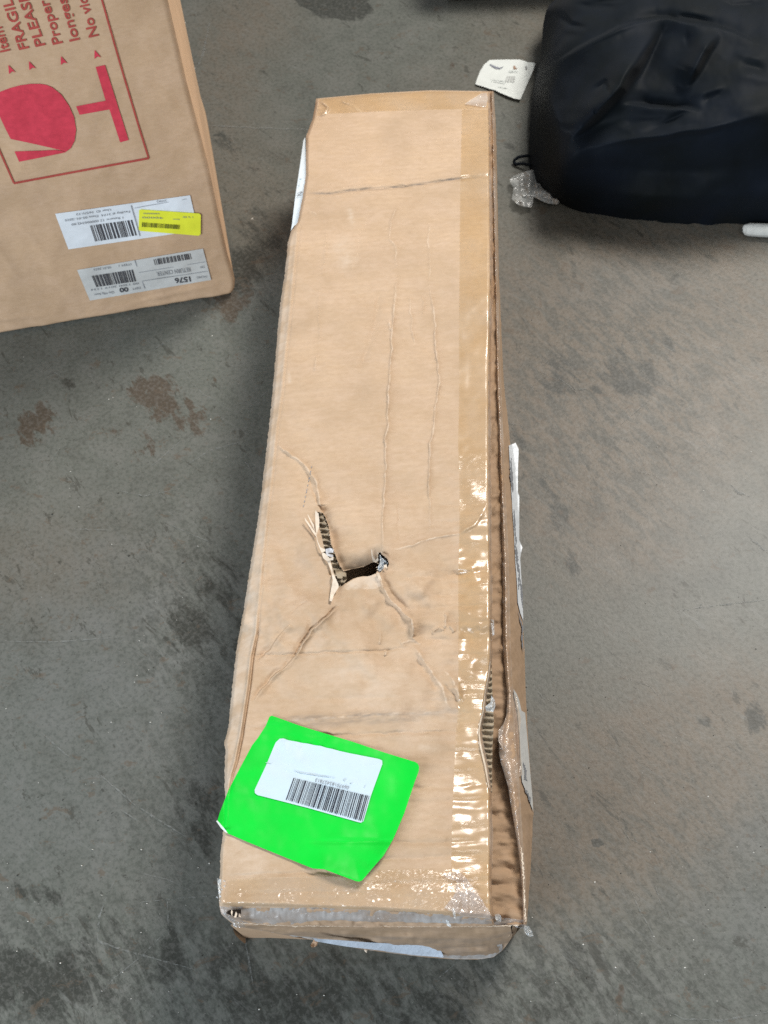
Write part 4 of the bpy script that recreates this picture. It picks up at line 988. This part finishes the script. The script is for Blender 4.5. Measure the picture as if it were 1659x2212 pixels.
def zg(x, y):
    g = Z0 + .0035 + .0045 * fbm(np.asarray(x, float) / 260 + 3, np.asarray(y, float) / 260, 0, 3)
    base_ = np.maximum(ztop(x, y, False) + .0022, g - .008)
    # lifted right edge and near corner
    dr, _, _ = pdist(x, y, cg([(1562, 430), (1450, 780), (1360, 990), (1210, 1200), (1110, 1310), (830, 1215)]))
    base_ = base_ + .007 * np.exp(-(dr / 24) ** 1.5)
    base_ = base_ - .0022 * np.exp(-((np.asarray(y) - 1818) / 5) ** 2) * smooth(640, 740, x) - .002 * np.exp(-((np.asarray(y) - 1592 - (np.asarray(x) - 600) * .02) / 5) ** 2)
    base_ = base_ + .0011 * fbm(np.asarray(x) / 70, np.asarray(y) / 55, 4, 2)
    over = np.interp(y, [p[1] for p in LEFT], [p[0] for p in LEFT]) + 9
    base_ = base_ + np.clip(over - x, 0, 40) * .0004
    return np.maximum(base_, ztop(x, y) + .0016)


S_g = lambda x, y, l=0.0: bp(x, y, zg(np.asarray(x, float), np.asarray(y, float)) + l)
gl = polymesh(gout, 3.0, lambda x, y: S_g(x, y), 'green_label', GREEN, box, label='bright fluorescent green label sheet near the close end')
polymesh(cg([(2, 845), (12, 840), (60, 895), (92, 938), (80, 935), (40, 900)]), 2, lambda x, y: S_g(x, y, .003), 'folded_corner', lblm, gl)
sq = cg([(490, 212), (520, 210), (545, 220), (600, 232), (800, 268), (1000, 318), (1255, 368), (1278, 380), (1280, 405), (1190, 655), (1135, 845), (1115, 858), (1090, 852), (700, 742), (320, 645), (300, 630), (298, 605), (380, 430), (460, 240)])
FAINT = plain('faint_ink', (.42, .49, .54), .6)
stick = plain('pale_blue_white_sticker', (.51, .625, .71), .5, .35, .05, 60, .02)
polymesh(sq, 3.0, lambda x, y: S_g(x, y, .0009) + np.stack([0 * x, 0 * x, .0006 * np.exp(-((y - 1610) / 14) ** 2) * np.sin(x / 4.2)], -1), 'barcode_sticker', stick, gl)
bars(cg([(597, 512), (1188, 655), (1136, 848), (537, 680)]), lambda x, y: S_g(x, y, .0016), INK, gl, n=48, seed=5)
textobj('06970182427813', cg([(1026, 577), (768, 515), (762, 541), (1020, 602)]), lambda x, y: S_g(x, y, .0016), INK_G, gl, bold=.0)
for _it in [(cg([(590, 450), (640, 470), (760, 490), (920, 512)]), .8), (cg([(980, 520), (995, 535)]), 1.4), (cg([(1030, 548), (1045, 556)]), 1.1), (cg([(1146, 565), (1140, 590)]), .7), (cg([(380, 395), (430, 402)]), .7)]:
    ribbons('faint_print', [_it], lambda x, y: S_g(x, y, .0016), FAINT, gl)

# ------------------------------------------------------------------ upright box on the left
A = bp(0, 731, 0.0); B = bp(499, 645, 0.0)
ex = (B - A); ex[2] = 0; ex /= np.linalg.norm(ex)
nf = np.array([ex[1], -ex[0], 0.0])       # outward normal towards the camera
if nf.dot(CAM - B) < 0: nf = -nf


def S_face(px, py, lift=.0):
    d = rays(px, py)
    t = (nf.dot(B - CAM) + lift) / (d @ nf)
    return CAM + d * t[..., None]


up_box = thing('fragile_box', 'tall upright cardboard box with red broken wine glass print and FRAGILE text', 'box', (float(B[0] - ex[0] * .3), float(B[1] - ex[1] * .3 + .15), 0))
redge = np.array([(352, -40), (362, 0), (403, 178), (450, 357), (492.7, 555), (504, 590), (509, 612), (508, 630), (503, 640)], float)
RP = S_face(redge[:, 0], redge[:, 1]); rs_ = (RP - B) @ ex; rz_ = RP[:, 2]
zs = np.concatenate([np.linspace(0, .08, 24), np.linspace(.083, .86, 150)]); order = np.argsort(rz_)
sr = np.interp(zs, rz_[order], rs_[order]); ss = np.linspace(0, 1, 150)
Sg = (-.66) * (1 - ss)[None] + sr[:, None] * ss[None]; Zg = zs[:, None] + 0 * Sg
bul = .0035 * fbm(Sg * 5, Zg * 5, 2, 4) + .0006 * fbm(Sg * 40, Zg * 25, 5, 3)
bul -= .007 * np.clip(1 - Zg / .008, 0, 1) ** 2 + .004 * np.clip(1 - (sr[:, None] - Sg) / .0035, 0, 1) ** 2
bul -= .006 * smooth(.16, .02, Zg)
for s0, z0_, s1, z1_, a in ((-.33, .10, -.36, .30, .0012), (-.27, .14, -.30, .26, .001), (-.19, .02, -.02, .035, .0015), (-.6, .05, -.3, .03, .0015), (-.43, .2, -.45, .33, .001)):
    d, _, t = pdist(Sg, Zg, [(s0, z0_), (s1, z1_)]); bul += a * np.exp(-(d / .006) ** 2) * np.sin(np.pi * np.clip(t, .02, .98))
fb = np.interp(Sg + 0, [-.66, -.3, 0.0], [0, 0, 0])
Vf = B + Sg[..., None] * ex + nf * (bul + fb)[..., None]; Vf[..., 2] = Zg + .001
z0 = np.zeros(Sg.shape)
KR2 = kraft('kraft_cardboard_matte', (0.57, .385, .24), var=.10, flute=.1)
mk('front_panel', Vf, gridfaces(*Sg.shape), KR2, up_box, attrs={'dirt': z0, 'pale': z0, 'bare_hilite': z0})
# other walls: right wall follows the front panel edge
bk = np.array([-nf * .002, -nf * .012, -nf * .42]); Er = Vf[:, -1]; El = Vf[:, 0]
W = np.stack([Er, Er - nf * .010 - ex * .001, Er - nf * .42]); mk('side_panel', W, gridfaces(3, len(zs)), KR2, up_box, attrs={'dirt': np.zeros((3, len(zs)))})
W = np.stack([El, El - nf * .42]); mk('side_panel', W, gridfaces(2, len(zs)), KR2, up_box)
W = np.stack([Vf[-1], Vf[-1] - nf * .42]); mk('lid_panel', W, gridfaces(2, 150), KR2, up_box)
W = np.stack([Er - nf * .42, El - nf * .42]); mk('back_panel', W, gridfaces(2, len(zs)), KR2, up_box)


def bulge(P):
    s = (P - B) @ ex; z = P[..., 2]
    b = .0035 * fbm(s * 5, z * 5, 2, 4) + .0006 * fbm(s * 40, z * 25, 5, 3) - .006 * smooth(.16, .02, z)
    return b


def SF(l):
    def f(x, y):
        x = np.asarray(x, float); y = np.asarray(y, float); li = np.full(x.shape, l)
        for _ in range(3):
            d = rays(x, y); t = (nf.dot(B - CAM) + li) / (d @ nf); P = CAM + d * t[..., None]; li = bulge(P) + l
        return P
    return f


b1 = lambda p: cv(0, 0, 1.659, p)
be = lambda p: cv(0, 0, 3.318, p)
pr = SF(.0012)
bowl = b1([(-40, 660), (-20, 610), (0, 600), (60, 577), (130, 558), (200, 548), (260, 548), (300, 554), (340, 570), (400, 618), (450, 690), (485, 770), (497, 850), (487, 920), (462, 968), (430, 992), (400, 982), (340, 967), (200, 935), (70, 908), (35, 840), (0, 765), (-30, 710)])
polymesh(bowl, 5, pr, 'glass_print', RED, up_box)
polymesh(b1([(95, 990), (250, 985), (360, 980), (400, 985), (430, 995), (300, 1022), (125, 1057)]), 5, pr, 'glass_print', RED, up_box)
polymesh(b1([(625, 438), (685, 425), (840, 915), (785, 930), (715, 715), (520, 750), (497, 695), (690, 658)]), 5, pr, 'glass_print', RED, up_box)
RED_L = plain('red_ink_line', (.42, .075, .06), .7, .2, 0, 110, .12)
fr_ = [(216, -12), (220, 0), (260, 140), (300, 275), (321, 342)]; fr2 = [(321, 342), (180, 368), (30, 396)]; fr3 = [(30, 396), (12, 355), (-6, 315)]


def line(pts, w, name, mat):
    p = resample(pts, 24); d = np.gradient(p, axis=0); d /= np.hypot(d[:, 0], d[:, 1])[:, None]; nn = np.stack([-d[:, 1], d[:, 0]], -1)
    Gp = np.stack([p + nn * w, p - nn * w]); mk(name, pr(Gp[..., 0], Gp[..., 1]), gridfaces(2, 24), mat, up_box)


line(fr_, 1.9, 'frame_line', RED_L); line(fr2, 2.3, 'frame_line', RED_L); line(fr3, 1.9, 'frame_line', RED_L)
for a in ([(108, 848), (205, 950), (160, 930), (118, 968)], [(376, 798), (470, 897), (422, 880), (384, 917)], [(795, 733), (880, 827), (832, 815), (794, 852)], [(1235, 652), (1320, 752), (1272, 735), (1234, 772)]):
    polymesh(be(a), 6, pr, 'arrowhead_print', RED, up_box)
for s_, a, b, vis in (('Item', (135, 672), (20, 345), 'Item'), ('FRAGILE', (382, 640), (110, -120), None), ('PLEASE', (597, 600), (345, -90), None), ('Proper', (822, 572), (625, -10), None), ('longest', (1042, 530), (835, -120), None), ('No viol', (1292, 478), (1110, -100), None)):
    ct = np.array([-128, 28.0]); a = np.array(a, float); b = np.array(b, float)
    q = be([tuple(a), tuple(b), tuple(b + ct), tuple(a + ct)])
    textobj(s_, q, pr, RED_L, up_box, bold=.018)
cb = lambda p: cv(200, 730, 2.37, p)
lab1 = polymesh(cb([(40, 265), (1300, 92), (1375, 420), (165, 597)]), 6, SF(.0013), 'shipping_label', PAPER, up_box, label='upper white label with one wide barcode')
lab2 = polymesh(cb([(245, 790), (1420, 590), (1497, 882), (365, 1075)]), 6, SF(.0013), 'shipping_label', PAPER_D, up_box, label='lower white label printed 1576 and 00')  # greyer copy of the label paper paints light falloff towards the floor
yl = polymesh(cb([(825, 232), (840, 225), (1385, 262), (1400, 278), (1398, 455), (1380, 470), (835, 425), (820, 410)]), 6, SF(.0026), 'price_sticker', YEL, up_box, label='small yellow barcode sticker')
ti = SF(.002); tj = SF(.0034)
DK = plain('faded_black_ink', (.06, .06, .07), .6)
bars(cb([(365, 375), (770, 320), (815, 465), (415, 525)]), ti, DK, lab1, n=19, seed=2, lines=3)
bars(cb([(380, 845), (770, 785), (800, 895), (425, 950)]), ti, DK, lab2, n=22, seed=3, lines=3)
bars(cb([(958, 690), (1310, 632), (1325, 686), (972, 745)]), ti, DK, lab2, n=21, seed=4, lines=3)
bars(cb([(850, 345), (1210, 370), (1205, 410), (850, 388)]), tj, plain('olive_ink', (.16, .17, .02), .6), yl, n=34, seed=9, lines=3)


def flip(s_, x1, y1, x0, y0, hgt, mat, par, fn=ti, bold=0.0):
    """upside-down line: starts at right (x1,y1) and runs left to (x0,y0); letters grow downwards"""
    q = cb([(x1, y1), (x0, y0), (x0 + hgt * .25, y0 + hgt), (x1 + hgt * .25, y1 + hgt)])
    textobj(s_, q, fn, mat, par, bold=bold)


flip('1576', 1312, 850, 1152, 868, 46, DK, lab2, bold=.03); flip('00', 718, 950, 636, 960, 40, DK, lab2, bold=.03)
flip('RETURN CENTER', 1300, 765, 985, 808, 40, INK_G, lab2); flip('FACING', 1455, 840, 1360, 852, 20, INK_G, lab2); flip('DIV.', 1432, 750, 1385, 756, 20, INK_G, lab2)
flip('ITEM 1', 750, 725, 630, 742, 20, INK_G, lab2); flip('05.01.2025', 560, 755, 395, 778, 20, INK_G, lab2); flip('00 1200 2019 1234', 820, 905, 370, 968, 18, INK_G, lab2); flip('DEPT.', 835, 945, 750, 958, 20, INK_G, lab2); flip('Qty Mfg Item', 590, 988, 405, 1012, 20, INK_G, lab2)
flip('User ID  N/S/V-73', 560, 218, 235, 262, 20, INK_G, lab1); flip('Facility # 2174  Date 05-01-2025', 738, 235, 128, 318, 20, INK_G, lab1); flip('1 Return: 12 000000342 00', 680, 290, 190, 357, 20, INK_G, lab1); flip('2970Q', 1080, 132, 985, 145, 18, INK_G, lab1)
flip('040000000', 1012, 258, 860, 255, 14, INK_G, yl, tj); flip('90000', 1045, 296, 850, 292, 16, INK_G, yl, tj); flip('1 % 00', 1330, 290, 1230, 288, 16, INK_G, yl, tj); flip('Item', 1200, 312, 1140, 310, 14, INK_G, yl, tj)
for q, p_ in (([(745, 185), (752, 184), (835, 472), (828, 473)], lab1), ([(780, 700), (787, 698), (882, 962), (875, 964)], lab2), ([(822, 812), (1440, 712), (1441, 716), (823, 816)], lab2), ([(850, 892), (1460, 800), (1461, 804), (851, 896)], lab2), ([(780, 210), (1265, 125), (1266, 129), (781, 214)], lab1)):
    qq = cb(q); mk('rule_line', ti([p[0] for p in qq], [p[1] for p in qq]), np.array([(0, 1, 2, 3)]), INK_G, p_, smooth_=False)

# ------------------------------------------------------------------ black bag
def bagmesh():
    rows = [
        [(1213, 440, 0), (1240, 452, 0), (1290, 462, 0), (1380, 474, 0), (1480, 482, 0), (1600, 486, 0), (1720, 484, 0), (1880, 474, 0)],
        [(1185, 425, .0), (1222, 418, .05), (1288, 424, .05), (1380, 428, .06), (1480, 425, .07), (1600, 420, .08), (1720, 410, .09), (1880, 400, .09)],
        [(1160, 400, .0), (1218, 372, .10), (1285, 366, .11), (1380, 358, .12), (1480, 345, .14), (1600, 330, .16), (1720, 310, .17), (1880, 290, .17)],
        [(1146, 372, .0), (1224, 334, .135), (1290, 318, .155), (1380, 302, .175), (1480, 283, .195), (1600, 258, .215), (1720, 235, .225), (1880, 215, .225)],
        [(1142, 320, .01), (1215, 288, .135), (1300, 268, .165), (1390, 255, .185), (1480, 240, .205), (1600, 215, .225), (1720, 190, .23), (1880, 170, .23)],
        [(1146, 255, .02), (1200, 235, .14), (1310, 215, .20), (1390, 200, .20), (1480, 180, .215), (1600, 160, .235), (1720, 140, .24), (1880, 120, .24)],
        [(1153, 190, .03), (1205, 165, .16), (1320, 140, .225), (1400, 125, .22), (1480, 120, .235), (1600, 110, .245), (1720, 90, .25), (1880, 80, .25)],
        [(1168, 120, .05), (1215, 100, .18), (1320, 75, .235), (1420, 50, .245), (1480, 50, .25), (1600, 60, .255), (1720, 45, .25), (1880, 30, .25)],
        [(1174, 50, .06), (1230, 40, .185), (1330, 20, .235), (1420, 5, .25), (1500, 0, .25), (1600, 5, .25), (1720, 0, .25), (1880, -10, .25)],
        [(1186, 12, .07), (1240, -10, .18), (1330, -40, .22), (1420, -50, .23), (1500, -60, .23), (1600, -60, .23), (1720, -60, .23), (1880, -60, .23)],
        [(1215, -10, .05), (1260, -60, .10), (1340, -110, .12), (1420, -120, .12), (1500, -120, .12), (1600, -120, .12), (1720, -120, .12), (1880, -120, .12)],
        [(1240, -30, .0), (1280, -80, .0), (1350, -130, .0), (1420, -140, .0), (1500, -140, .0), (1600, -140, .0), (1720, -140, .0), (1880, -140, .0)],
    ]
    C = np.array([r for r in rows], float)      # 12 x 8 x 3

    def cat(Cg, n):                             # Catmull-Rom along axis 0
        K = Cg.shape[0]; t = np.linspace(0, K - 1 - 1e-6, n); i = t.astype(int); f = (t - i)
        p0 = Cg[np.clip(i - 1, 0, K - 1)]; p1 = Cg[i]; p2 = Cg[np.clip(i + 1, 0, K - 1)]; p3 = Cg[np.clip(i + 2, 0, K - 1)]
        f = f.reshape(-1, *([1] * (Cg.ndim - 1)))
        return .5 * ((2 * p1) + (-p0 + p2) * f + (2 * p0 - 5 * p1 + 4 * p2 - p3) * f ** 2 + (-p0 + 3 * p1 - 3 * p2 + p3) * f ** 3)
    G = cat(C, 330); G = cat(G.transpose(1, 0, 2), 340).transpose(1, 0, 2)
    x, y, z = G[..., 0].copy(), G[..., 1].copy(), np.maximum(G[..., 2], 0)
    k = lambda p: [(1152 + .3056 * a, .3056 * b) for a, b in p]
    fade = smooth(0, .05, z)
    D = np.zeros_like(z)
    jx = x + 4 * fbm(x / 90, y / 90, 1, 2); jy = y + 4 * fbm(x / 90, y / 90, 4, 2)
    for pts, kind, amp, w in [
        (k([(60, 490), (300, 345), (600, 190), (880, 118), (950, 118), (1100, 165), (1300, 190), (1420, 230), (1659, 350)]), 'step', .006, 6),
        (k([(60, 520), (300, 375), (600, 215), (850, 140)]), 'ridge', .004, 5),
        (k([(930, 130), (840, 300), (740, 480), (640, 640), (560, 720), (420, 850), (300, 960), (220, 1080)]), 'stepL', .034, 17),
        (k([(930, 130), (850, 330), (760, 500), (620, 680)]), 'groove', .008, 14),
        (k([(1340, 230), (1230, 400), (1150, 530), (1100, 640)]), 'stepL', .024, 15),
        (k([(620, 740), (690, 735), (900, 740), (1150, 768), (1215, 770)]), 'stepU', .010, 8),
        (k([(1180, 775), (1050, 800), (950, 850), (860, 900), (760, 960)]), 'groove', .006, 7), (k([(1400, 640), (1250, 690), (1180, 760)]), 'groove', .007, 8), (k([(1380, 600), (1180, 660), (1110, 690)]), 'ridge', .005, 8),
        (k([(240, 1080), (500, 1020), (850, 960), (1200, 900), (1700, 800)]), 'ridge', .009, 7),
        (k([(130, 90), (200, 120), (260, 180), (400, 215)]), 'groove', .010, 6), (k([(250, 20), (400, 50), (560, 62), (620, 40)]), 'groove', .007, 6), (k([(100, 400), (220, 260), (380, 250)]), 'groove', .005, 8), (k([(1000, 90), (1120, 120), (1290, 165)]), 'groove', .005, 5),
        (k([(130, 860), (230, 905), (340, 880), (430, 850)]), 'groove', .005, 6), (k([(90, 500), (110, 700), (170, 860), (200, 1000)]), 'ridge', .005, 8), (k([(160, 520), (190, 700), (160, 780)]), 'groove', .003, 9), (k([(400, 640), (470, 600), (510, 580), (545, 700)]), 'groove', .010, 5), (k([(430, 790), (460, 770)]), 'groove', .008, 4),
        (k([(700, 850), (620, 900), (700, 930), (850, 880)]), 'ridge', .004, 8), (k([(1659, 440), (1500, 400), (1400, 380)]), 'ridge', .004, 10), (k([(1060, 200), (1100, 330), (1060, 360)]), 'groove', .002, 6), (k([(1300, 10), (1420, 45), (1659, 20)]), 'groove', .008, 7), (k([(350, 30), (500, 20), (700, 0)]), 'groove', .006, 5),
        (k([(1450, 470), (1659, 500)]), 'groove', .005, 9), (k([(1380, 520), (1600, 560), (1800, 560)]), 'ridge', .004, 12), (k([(300, 1150), (700, 1200), (1200, 1220), (1800, 1150)]), 'groove', .004, 14), (k([(260, 1300), (800, 1400), (1600, 1400)]), 'ridge', .003, 12),
    ]:
        d, sg, t = pdist(jx, jy, pts); tp = smooth(0, .35, np.minimum(t, 1 - t)); w = w * 1.1; amp = amp * (.65 if kind in ('groove', 'ridge') else 1.35)
        if kind == 'ridge': h = amp * np.exp(-(d / w) ** 2)
        elif kind == 'groove': h = -amp * np.exp(-(d / w) ** 2)
        elif kind == 'step': h = -amp * sg * np.tanh(d / (w * .3)) * np.exp(-(d / (w * 3)) ** 2)
        elif kind == 'stepL': h = amp * np.where(sg < 0, -0, 0) + amp * (.5 - .5 * (sg * np.tanh(d / (w * .4)))) * np.exp(-(d / (w * 2.2)) ** 2)
        else: h = -amp * sg * np.tanh(d / (w * .3)) * np.exp(-(d / (w * 2.5)) ** 2)
        D += h * tp
    D += .006 * fbm(x / 130, y / 90, 2, 2) + .0003 * fbm(x / 22, y / 22, 5, 2)
    z = z + D * fade
    z = np.maximum(z, 0.0005)
    x = x + 2.0 * fbm(x / 30, y / 30, 3, 2) * (1 - fade)
    y = y + 3.0 * fbm(x / 45, y / 45, 6, 3) * (1 - fade)
    return bp(x, y, z), G.shape[:2]


Vb, shp = bagmesh()
cb_ = Vb.reshape(-1, 3).mean(0)
bag = thing('fabric_bag', 'large rumpled black fabric bag in the top right corner', 'bag', (float(cb_[0]), float(cb_[1]), 0))
s = NT('black_nylon')
s.P(Base_Color=s.mix(s.ramp(s.noise(8, 4, .6), .3, .7), (.0042, .0058, .0058), (.0062, .0092, .015)), Roughness=.62, Normal=s.bump(s.noise(500, 2, .5), .15, .0004))
s.b.inputs['Specular IOR Level'].default_value = .07; s.b.inputs['Sheen Weight'].default_value = .02; s.b.inputs['Sheen Roughness'].default_value = .5
NYL = s.m
mk('cloth_cover', Vb, gridfaces(*shp), NYL, bag)


def tube(pts, r, name, mat, parent, n=10):
    P = np.array(pts, float); P = np.stack([np.interp(np.linspace(0, len(P) - 1, len(P) * 6), range(len(P)), P[:, k]) for k in range(3)], -1)
    T = np.gradient(P, axis=0); T /= np.linalg.norm(T, axis=1)[:, None]; up_ = np.array([0, 0, 1.0]) + 0 * T; Sx = np.cross(T, up_); Sx /= np.linalg.norm(Sx, axis=1)[:, None] + 1e-9; U = np.cross(Sx, T)
    a = np.linspace(0, 2 * np.pi, n); r = np.broadcast_to(r, (len(P),))
    V = P[:, None] + (Sx[:, None] * np.cos(a)[None, :, None] + U[:, None] * np.sin(a)[None, :, None]) * r[:, None, None]
    return mk(name, V, gridfaces(len(P), n), mat, parent)


k4 = lambda p: cv(1950, 600, 4.74, p)
sp = k4([(640, 60), (520, 70), (430, 90), (360, 140), (350, 185), (380, 225), (450, 215), (560, 215), (660, 240)])
tube([bp(x, y, .008 + .004 * math.sin(i)) for i, (x, y) in enumerate(sp)], .0028, 'strap', NYL, bag)
# ------------------------------------------------------------------ loose litter
def litter(outline, step, zf, name, label, cat, mat, **kw):
    P = bp(np.mean([p[0] for p in outline]), np.mean([p[1] for p in outline]), 0)
    t = thing(name, label, cat, (float(P[0]), float(P[1]), 0))
    return t, polymesh(outline, step, zf, kw.get('part', 'sheet'), mat, t)


k3 = lambda p: cv(1850, 200, 5.53, p)
so = k3([(430, 200), (640, 192), (830, 190), (1080, 190), (1180, 215), (1270, 250), (1360, 255), (1430, 270), (1380, 420), (1250, 720), (1100, 1060), (1020, 1050), (940, 1030), (650, 910), (560, 860), (430, 830), (280, 775), (120, 730), (160, 600), (220, 450), (310, 300)])
zs_ = lambda x, y: .003 + .004 * smooth(128, 118, y * 0 + y - 0) + .010 * np.exp(-((y - 106) / 9) ** 2) * (.4 + .6 * np.abs(fbm(x / 14, y / 14, 2, 2))) + .008 * np.exp(-((x - 1150) / 9) ** 2) + .003 * np.exp(-((y - (350 + .4 * (x - 1027)) / 1.82) / 6) ** 2)
st_, sh_ = litter(so, 2, lambda x, y: bp(x, y, zs_(x, y)), 'torn_label', 'torn white paper label lying on the floor beside the black bag', 'paper', plain('dull_white_paper', (.60, .63, .61), .7, .3, .2, 50, .05))
S3 = lambda x, y: bp(x, y, zs_(np.asarray(x, float), np.asarray(y, float)) + .0012)
bars(k3([(810, 545), (1000, 550), (975, 690), (760, 660)]), S3, plain('washed_ink', (.36, .37, .36), .7), sh_, n=8, seed=3, lines=2)
polymesh(k3([(425, 290), (470, 295), (560, 340), (650, 365), (740, 340), (660, 395), (580, 390), (490, 350)]), 1.5, S3, 'smudge', plain('smudge_grey', (.20, .21, .25), .8), sh_)
polymesh(k3([(950, 320), (990, 330), (1000, 360), (1040, 385), (980, 400), (940, 380)]), 1.5, S3, 'smudge', plain('smudge_brown', (.30, .2, .15), .8), sh_)
polymesh(k3([(1210, 330), (1240, 340), (1245, 400), (1220, 410), (1205, 370)]), 1.5, S3, 'smudge', plain('smudge_dark', (.2, .2, .2), .8), sh_)
ribbons('print_line', [(k3([(450, 620), (600, 640), (800, 665)]), .5), (k3([(470, 660), (640, 690), (790, 715)]), .5), (k3([(600, 780), (860, 830)]), .5), (k3([(820, 460), (1060, 470)]), .5), (k3([(840, 430), (1050, 440)]), .4)], S3, plain('pale_ink', (.44, .47, .46), .7), sh_)
po = k4([(265, 500), (350, 440), (480, 385), (600, 340), (720, 320), (745, 430), (762, 560), (850, 590), (1000, 650), (1080, 760), (1200, 930), (1150, 970), (1030, 965), (920, 930), (780, 860), (720, 832), (680, 1020), (600, 1020), (520, 1010), (400, 960), (310, 870), (325, 760), (340, 650), (290, 580)])
zp_ = lambda x, y: .008 + .007 * np.abs(fbm(x / 22, y / 22, 2, 2)) + .003 * np.abs(fbm(x / 9, y / 9, 5, 1))
litter(po, 1.6, lambda x, y: bp(x, y, zp_(x, y)), 'plastic_scrap', 'crumpled grey plastic scrap sticking out from under the black bag', 'plastic scrap',
       tape('clear_plastic_film', (.86, .88, .88), .55, (.55, .57, .56), .22, .8, (120, 120, 120), .3), part='film')
# white rolled strip at the right frame edge
wp_ = np.array([(1604, 497), (1609, 496), (1618, 496), (1640, 497), (1665, 498), (1720, 501), (1790, 505)], float)
tt = bp(1650, 498, 0.0); roll = thing('foam_strip', 'short white foam strip lying at the right edge below the black bag', 'foam strip', (float(tt[0]), float(tt[1]), 0))
rr = np.interp(np.linspace(0, 6, 42), range(7), [.002, .009, .0115, .012, .0122, .0125, .0125])
tube([bp(x, y, .0122) for x, y in wp_], rr, 'strip', plain('white_foam', (.62, .62, .58), .8, .2, 1.0, 45, .08), roll, 14)
# dark carton at the very top
a = bp(966, 2.5, 0.0); b = bp(1230, -4, 0.0); e2 = (b - a) / np.linalg.norm(b - a); n2 = np.array([e2[1], -e2[0], 0]);
if n2[1] > 0: n2 = -n2
crt = thing('dark_carton', 'dark reddish-brown carton cut off by the top edge of the picture', 'box', (float(a[0] + .1), float(a[1] + .1), 0))
L2 = .34
def cuboid(o_, ax, L, dp_, z0, z1, n_):
    q = [o_, o_ + ax * L, o_ + ax * L - n_ * dp_, o_ - n_ * dp_]
    V = [np.array([p[0], p[1], z0]) for p in q] + [np.array([p[0], p[1], z1]) for p in q]
    return V, np.array([(0, 1, 5, 4), (1, 2, 6, 5), (2, 3, 7, 6), (3, 0, 4, 7), (4, 5, 6, 7), (3, 2, 1, 0)])
V, Fc = cuboid(a, e2, L2, .25, .002, .16, n2)
bmo = mk('body', V, Fc, plain('dark_red_board', (.045, .02, .016), .7, .3, .2, 40, .2), crt, smooth_=False)
bv = bmo.modifiers.new('bevel', 'BEVEL'); bv.width = .004; bv.segments = 3
V, Fc = cuboid(a + n2 * .001 + e2 * .006, e2, .048, .001, .0035, .03, n2)
mk('label_strip', V, Fc, PAPER_D, crt, smooth_=False)
